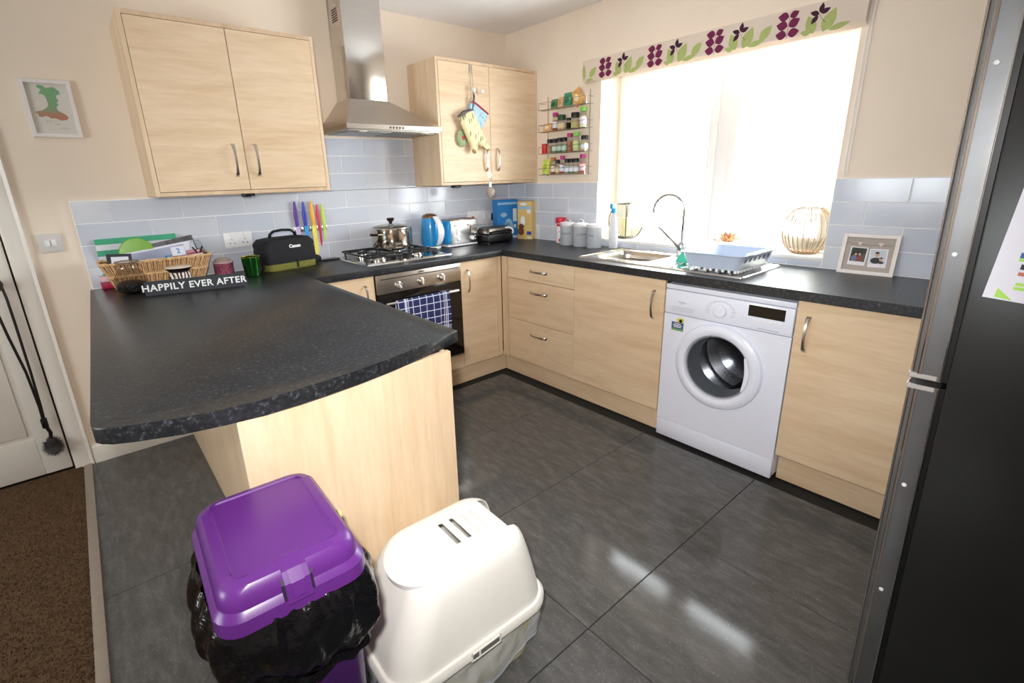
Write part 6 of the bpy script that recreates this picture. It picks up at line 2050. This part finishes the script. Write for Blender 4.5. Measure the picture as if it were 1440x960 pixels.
for x in (-0.0245, 0.0245):
    MB().loft([[(x - .0025, -0.150, 0.6625), (x + .0025, -0.150, 0.6625), (x + .0025, -0.145, 0.655), (x - .0025, -0.145, 0.655)], [(x - .0025, -0.1685, 0.645), (x + .0025, -0.1685, 0.645), (x + .0025, -0.162, 0.643), (x - .0025, -0.162, 0.643)],
               [(x - .0025, -0.1772, 0.620), (x + .0025, -0.1772, 0.620), (x + .0025, -0.170, 0.620), (x - .0025, -0.170, 0.620)]]).build('clip_gap', pmat('deep_purple_gap', (28, 8, 44), 0.6, noise_amt=0.05), lid, smooth=False)


def liner(name, mat, parent, hx, hy, z_top, z_hem, bulge, seed, n=180, rows=34, amp=0.012, hem_wave=0.02, ymax=0.176):
    """thin film that hangs over a rim and billows outwards"""
    rings = []
    for r in range(rows):
        t = r / (rows - 1)
        ring = []
        base = rrect(-1, 1, -1, 1, 0.35, 12)
        for i in range(n):
            a = 2 * pi * i / n
            k = (max(abs(cos(a)), abs(sin(a)))) ** -0.75
            ux, uy = cos(a) * min(k, 1.26), sin(a) * min(k, 1.26)
            hem = z_hem + hem_wave * sin(a * 3 + seed) + 0.012 * sin(a * 7 + seed * 2)
            z = z_top + (hem - z_top) * t
            prof = sin(pi * min(1, t * 1.0 + 0.08)) ** 0.7 if t < 1 else 0.25
            bl = bulge * prof
            p = Vector((ux * 2.2, uy * 2.2, z * 9))
            wr = noise.noise(p * 2.1 + Vector((seed, 0, 0))) * 0.9 + noise.noise(Vector((a * 6.5, z * 11, seed))) * 0.8 + noise.noise(Vector((a * 16, z * 17, seed + 5))) * 0.4
            o = bl + amp * wr * (0.3 + prof)
            ring.append((ux * hx + cos(a) * o, min(uy * hy + sin(a) * o, ymax), z + 0.006 * noise.noise(Vector((a * 5, z * 6, seed + 3)))))
        rings.append(ring)
    # turn the hem back in
    last = rings[-1]
    rings.append([(x * 0.965, y * 0.965, z + 0.016) for x, y, z in last])
    return MB().loft(rings, cap0=False, cap1=False).build(name, mat, parent, sharp=50)


liner('bin_liner', M_BAG, u, 0.126, 0.158, 0.598, 0.43, 0.040, 2.0, amp=0.011)
MB().box(-0.128, -0.112, -0.205, -0.198, 0.462, 0.478, 0.003, M=None).build('yellow_tie', pmat('yellow_tie_tape', (206, 214, 40), 0.5, noise_amt=0.05), u)
MB().box(0.146, 0.153, 0.03, 0.048, 0.585, 0.60, 0.003).build('yellow_tie', pmat('cream_tie_tape', (222, 200, 130), 0.5, noise_amt=0.05), u)

# --- litter box
lx, ly = -2.178, -2.166
u = thing('litter_box', 'cream hooded cat litter box with a vented top and a clear liner', 'litter box', (lx, ly, 0), radians(-1.5))
def lr(x0, x1, y0, y1, r, z, n=9):
    return [(x, y * 0.93, z) for x, y in rrect(x0, x1, y0, y1, r, n)]
M_BASEP = pmat('beige_tray_plastic', (206, 200, 160), 0.4, noise_amt=0.03)
tray = MB().loft([lr(-0.20, 0.20, -0.135, 0.135, 0.06, 0.0), lr(-0.215, 0.215, -0.15, 0.15, 0.07, 0.008), lr(-0.240, 0.240, -0.172, 0.172, 0.08, 0.165), lr(-0.252, 0.252, -0.182, 0.182, 0.085, 0.175), lr(-0.236, 0.236, -0.168, 0.168, 0.08, 0.170), lr(-0.205, 0.205, -0.14, 0.14, 0.06, 0.012)], cap1=True).build('tray', M_BASEP, u)
rim = MB().loft([lr(-0.256, 0.256, -0.186, 0.186, 0.09, 0.176), lr(-0.262, 0.262, -0.192, 0.192, 0.092, 0.182), lr(-0.262, 0.262, -0.192, 0.192, 0.092, 0.196), lr(-0.254, 0.254, -0.186, 0.186, 0.09, 0.206), lr(-0.240, 0.244, -0.174, 0.174, 0.085, 0.207), lr(-0.240, 0.240, -0.172, 0.172, 0.08, 0.180)], cap0=False, cap1=False).build('rim', M_CREAM, u, sharp=40)
hood_rings = [(-0.246, 0.250, 0.178, 0.205, 0.085), (-0.240, 0.248, 0.174, 0.225, 0.085), (-0.222, 0.240, 0.166, 0.275, 0.085), (-0.192, 0.228, 0.156, 0.335, 0.082), (-0.168, 0.216, 0.148, 0.380, 0.078), (-0.150, 0.206, 0.140, 0.405, 0.074),
              (-0.130, 0.192, 0.126, 0.421, 0.066), (-0.104, 0.172, 0.104, 0.429, 0.056), (-0.06, 0.13, 0.06, 0.432, 0.035)]
hood = MB().loft([lr(a, b_, -w, w, r, z) for a, b_, w, z, r in hood_rings], cap0=False).build('hood', M_CREAM, u, sharp=40)
sol = hood.modifiers.new('shell', 'SOLIDIFY')
sol.thickness = 0.004
sol.offset = -1
cutters = []
def cutter(bmesh_builder):
    o = bmesh_builder.build('cutter', M_CREAM, u)
    cutters.append(o)
    md = hood.modifiers.new('cut', 'BOOLEAN')
    md.operation = 'DIFFERENCE'
    md.solver = 'EXACT'
    md.object = o
# entrance at the far right end, open at the top in a rounded notch
cutter(MB().prism([(-0.072, 0.26), (0.072, 0.26), (0.080, 0.36), (0.072, 0.50), (-0.072, 0.50), (-0.080, 0.36)], -0.30, -0.165, M=FW @ T3(0, 0, 0)))
for sx, wd in ((0.010, 0.010), (0.047, 0.009)):
    cutter(MB().box(sx, sx + wd * 1.6, -0.048, 0.055, 0.38, 0.46, 0.003))
bake(hood, cutters)
for p in hood.data.polygons:
    p.use_smooth = True
hood.data.set_sharp_from_angle(angle=radians(40))
for sx in (0.082, 0.112):
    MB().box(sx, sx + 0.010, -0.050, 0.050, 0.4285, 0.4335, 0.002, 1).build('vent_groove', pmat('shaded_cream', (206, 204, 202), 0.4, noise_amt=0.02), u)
# round filter lid on the sloping left part
Ml = T3(-0.090, -0.005, 0.4275) @ Matrix.Rotation(radians(-11), 4, 'Y')
MB().lathe([(0.104, -0.016), (0.104, -0.001), (0.100, 0.001), (0.074, 0.004), (0.068, 0.0015), (0.03, 0.0025), (0, 0.003)], 48, Ml @ Matrix.Diagonal((0.86, 1.0, 1, 1)), cap=False).build('filter_lid', M_CREAMLID, u, sharp=25)
MB().box(-0.02, 0.02, -0.0025, 0.0025, -0.005, 0.000, 0.001, 1, M=Ml).build('lid_mark', M_CREAMLID, u)
# side catch
MB().box(-0.045, 0.045, -0.1811, -0.1781, 0.180, 0.203, 0.001, 1).build('catch_recess', pmat('grey_catch', (112, 110, 106), 0.5, noise_amt=0.08), u)
b = MB()
b.box(-0.050, 0.050, -0.1826, -0.1786, 0.200, 0.205, 0.001, 1).box(-0.050, 0.050, -0.1826, -0.1786, 0.178, 0.183, 0.001, 1).box(-0.050, -0.044, -0.1826, -0.1786, 0.178, 0.205, 0.001, 1).box(0.044, 0.050, -0.1826, -0.1786, 0.178, 0.205, 0.001, 1)
b.build('catch_frame', M_CREAM, u)
MB().box(-0.025, -0.019, -0.1831, -0.1786, 0.182, 0.202, 0.001, 1).build('catch_bar', M_CREAMLID, u)
liner('clear_liner', M_CLEARBAG, u, 0.242, 0.160, 0.186, 0.035, 0.006, 4.0, amp=0.010, n=150, rows=20, hem_wave=0.012)
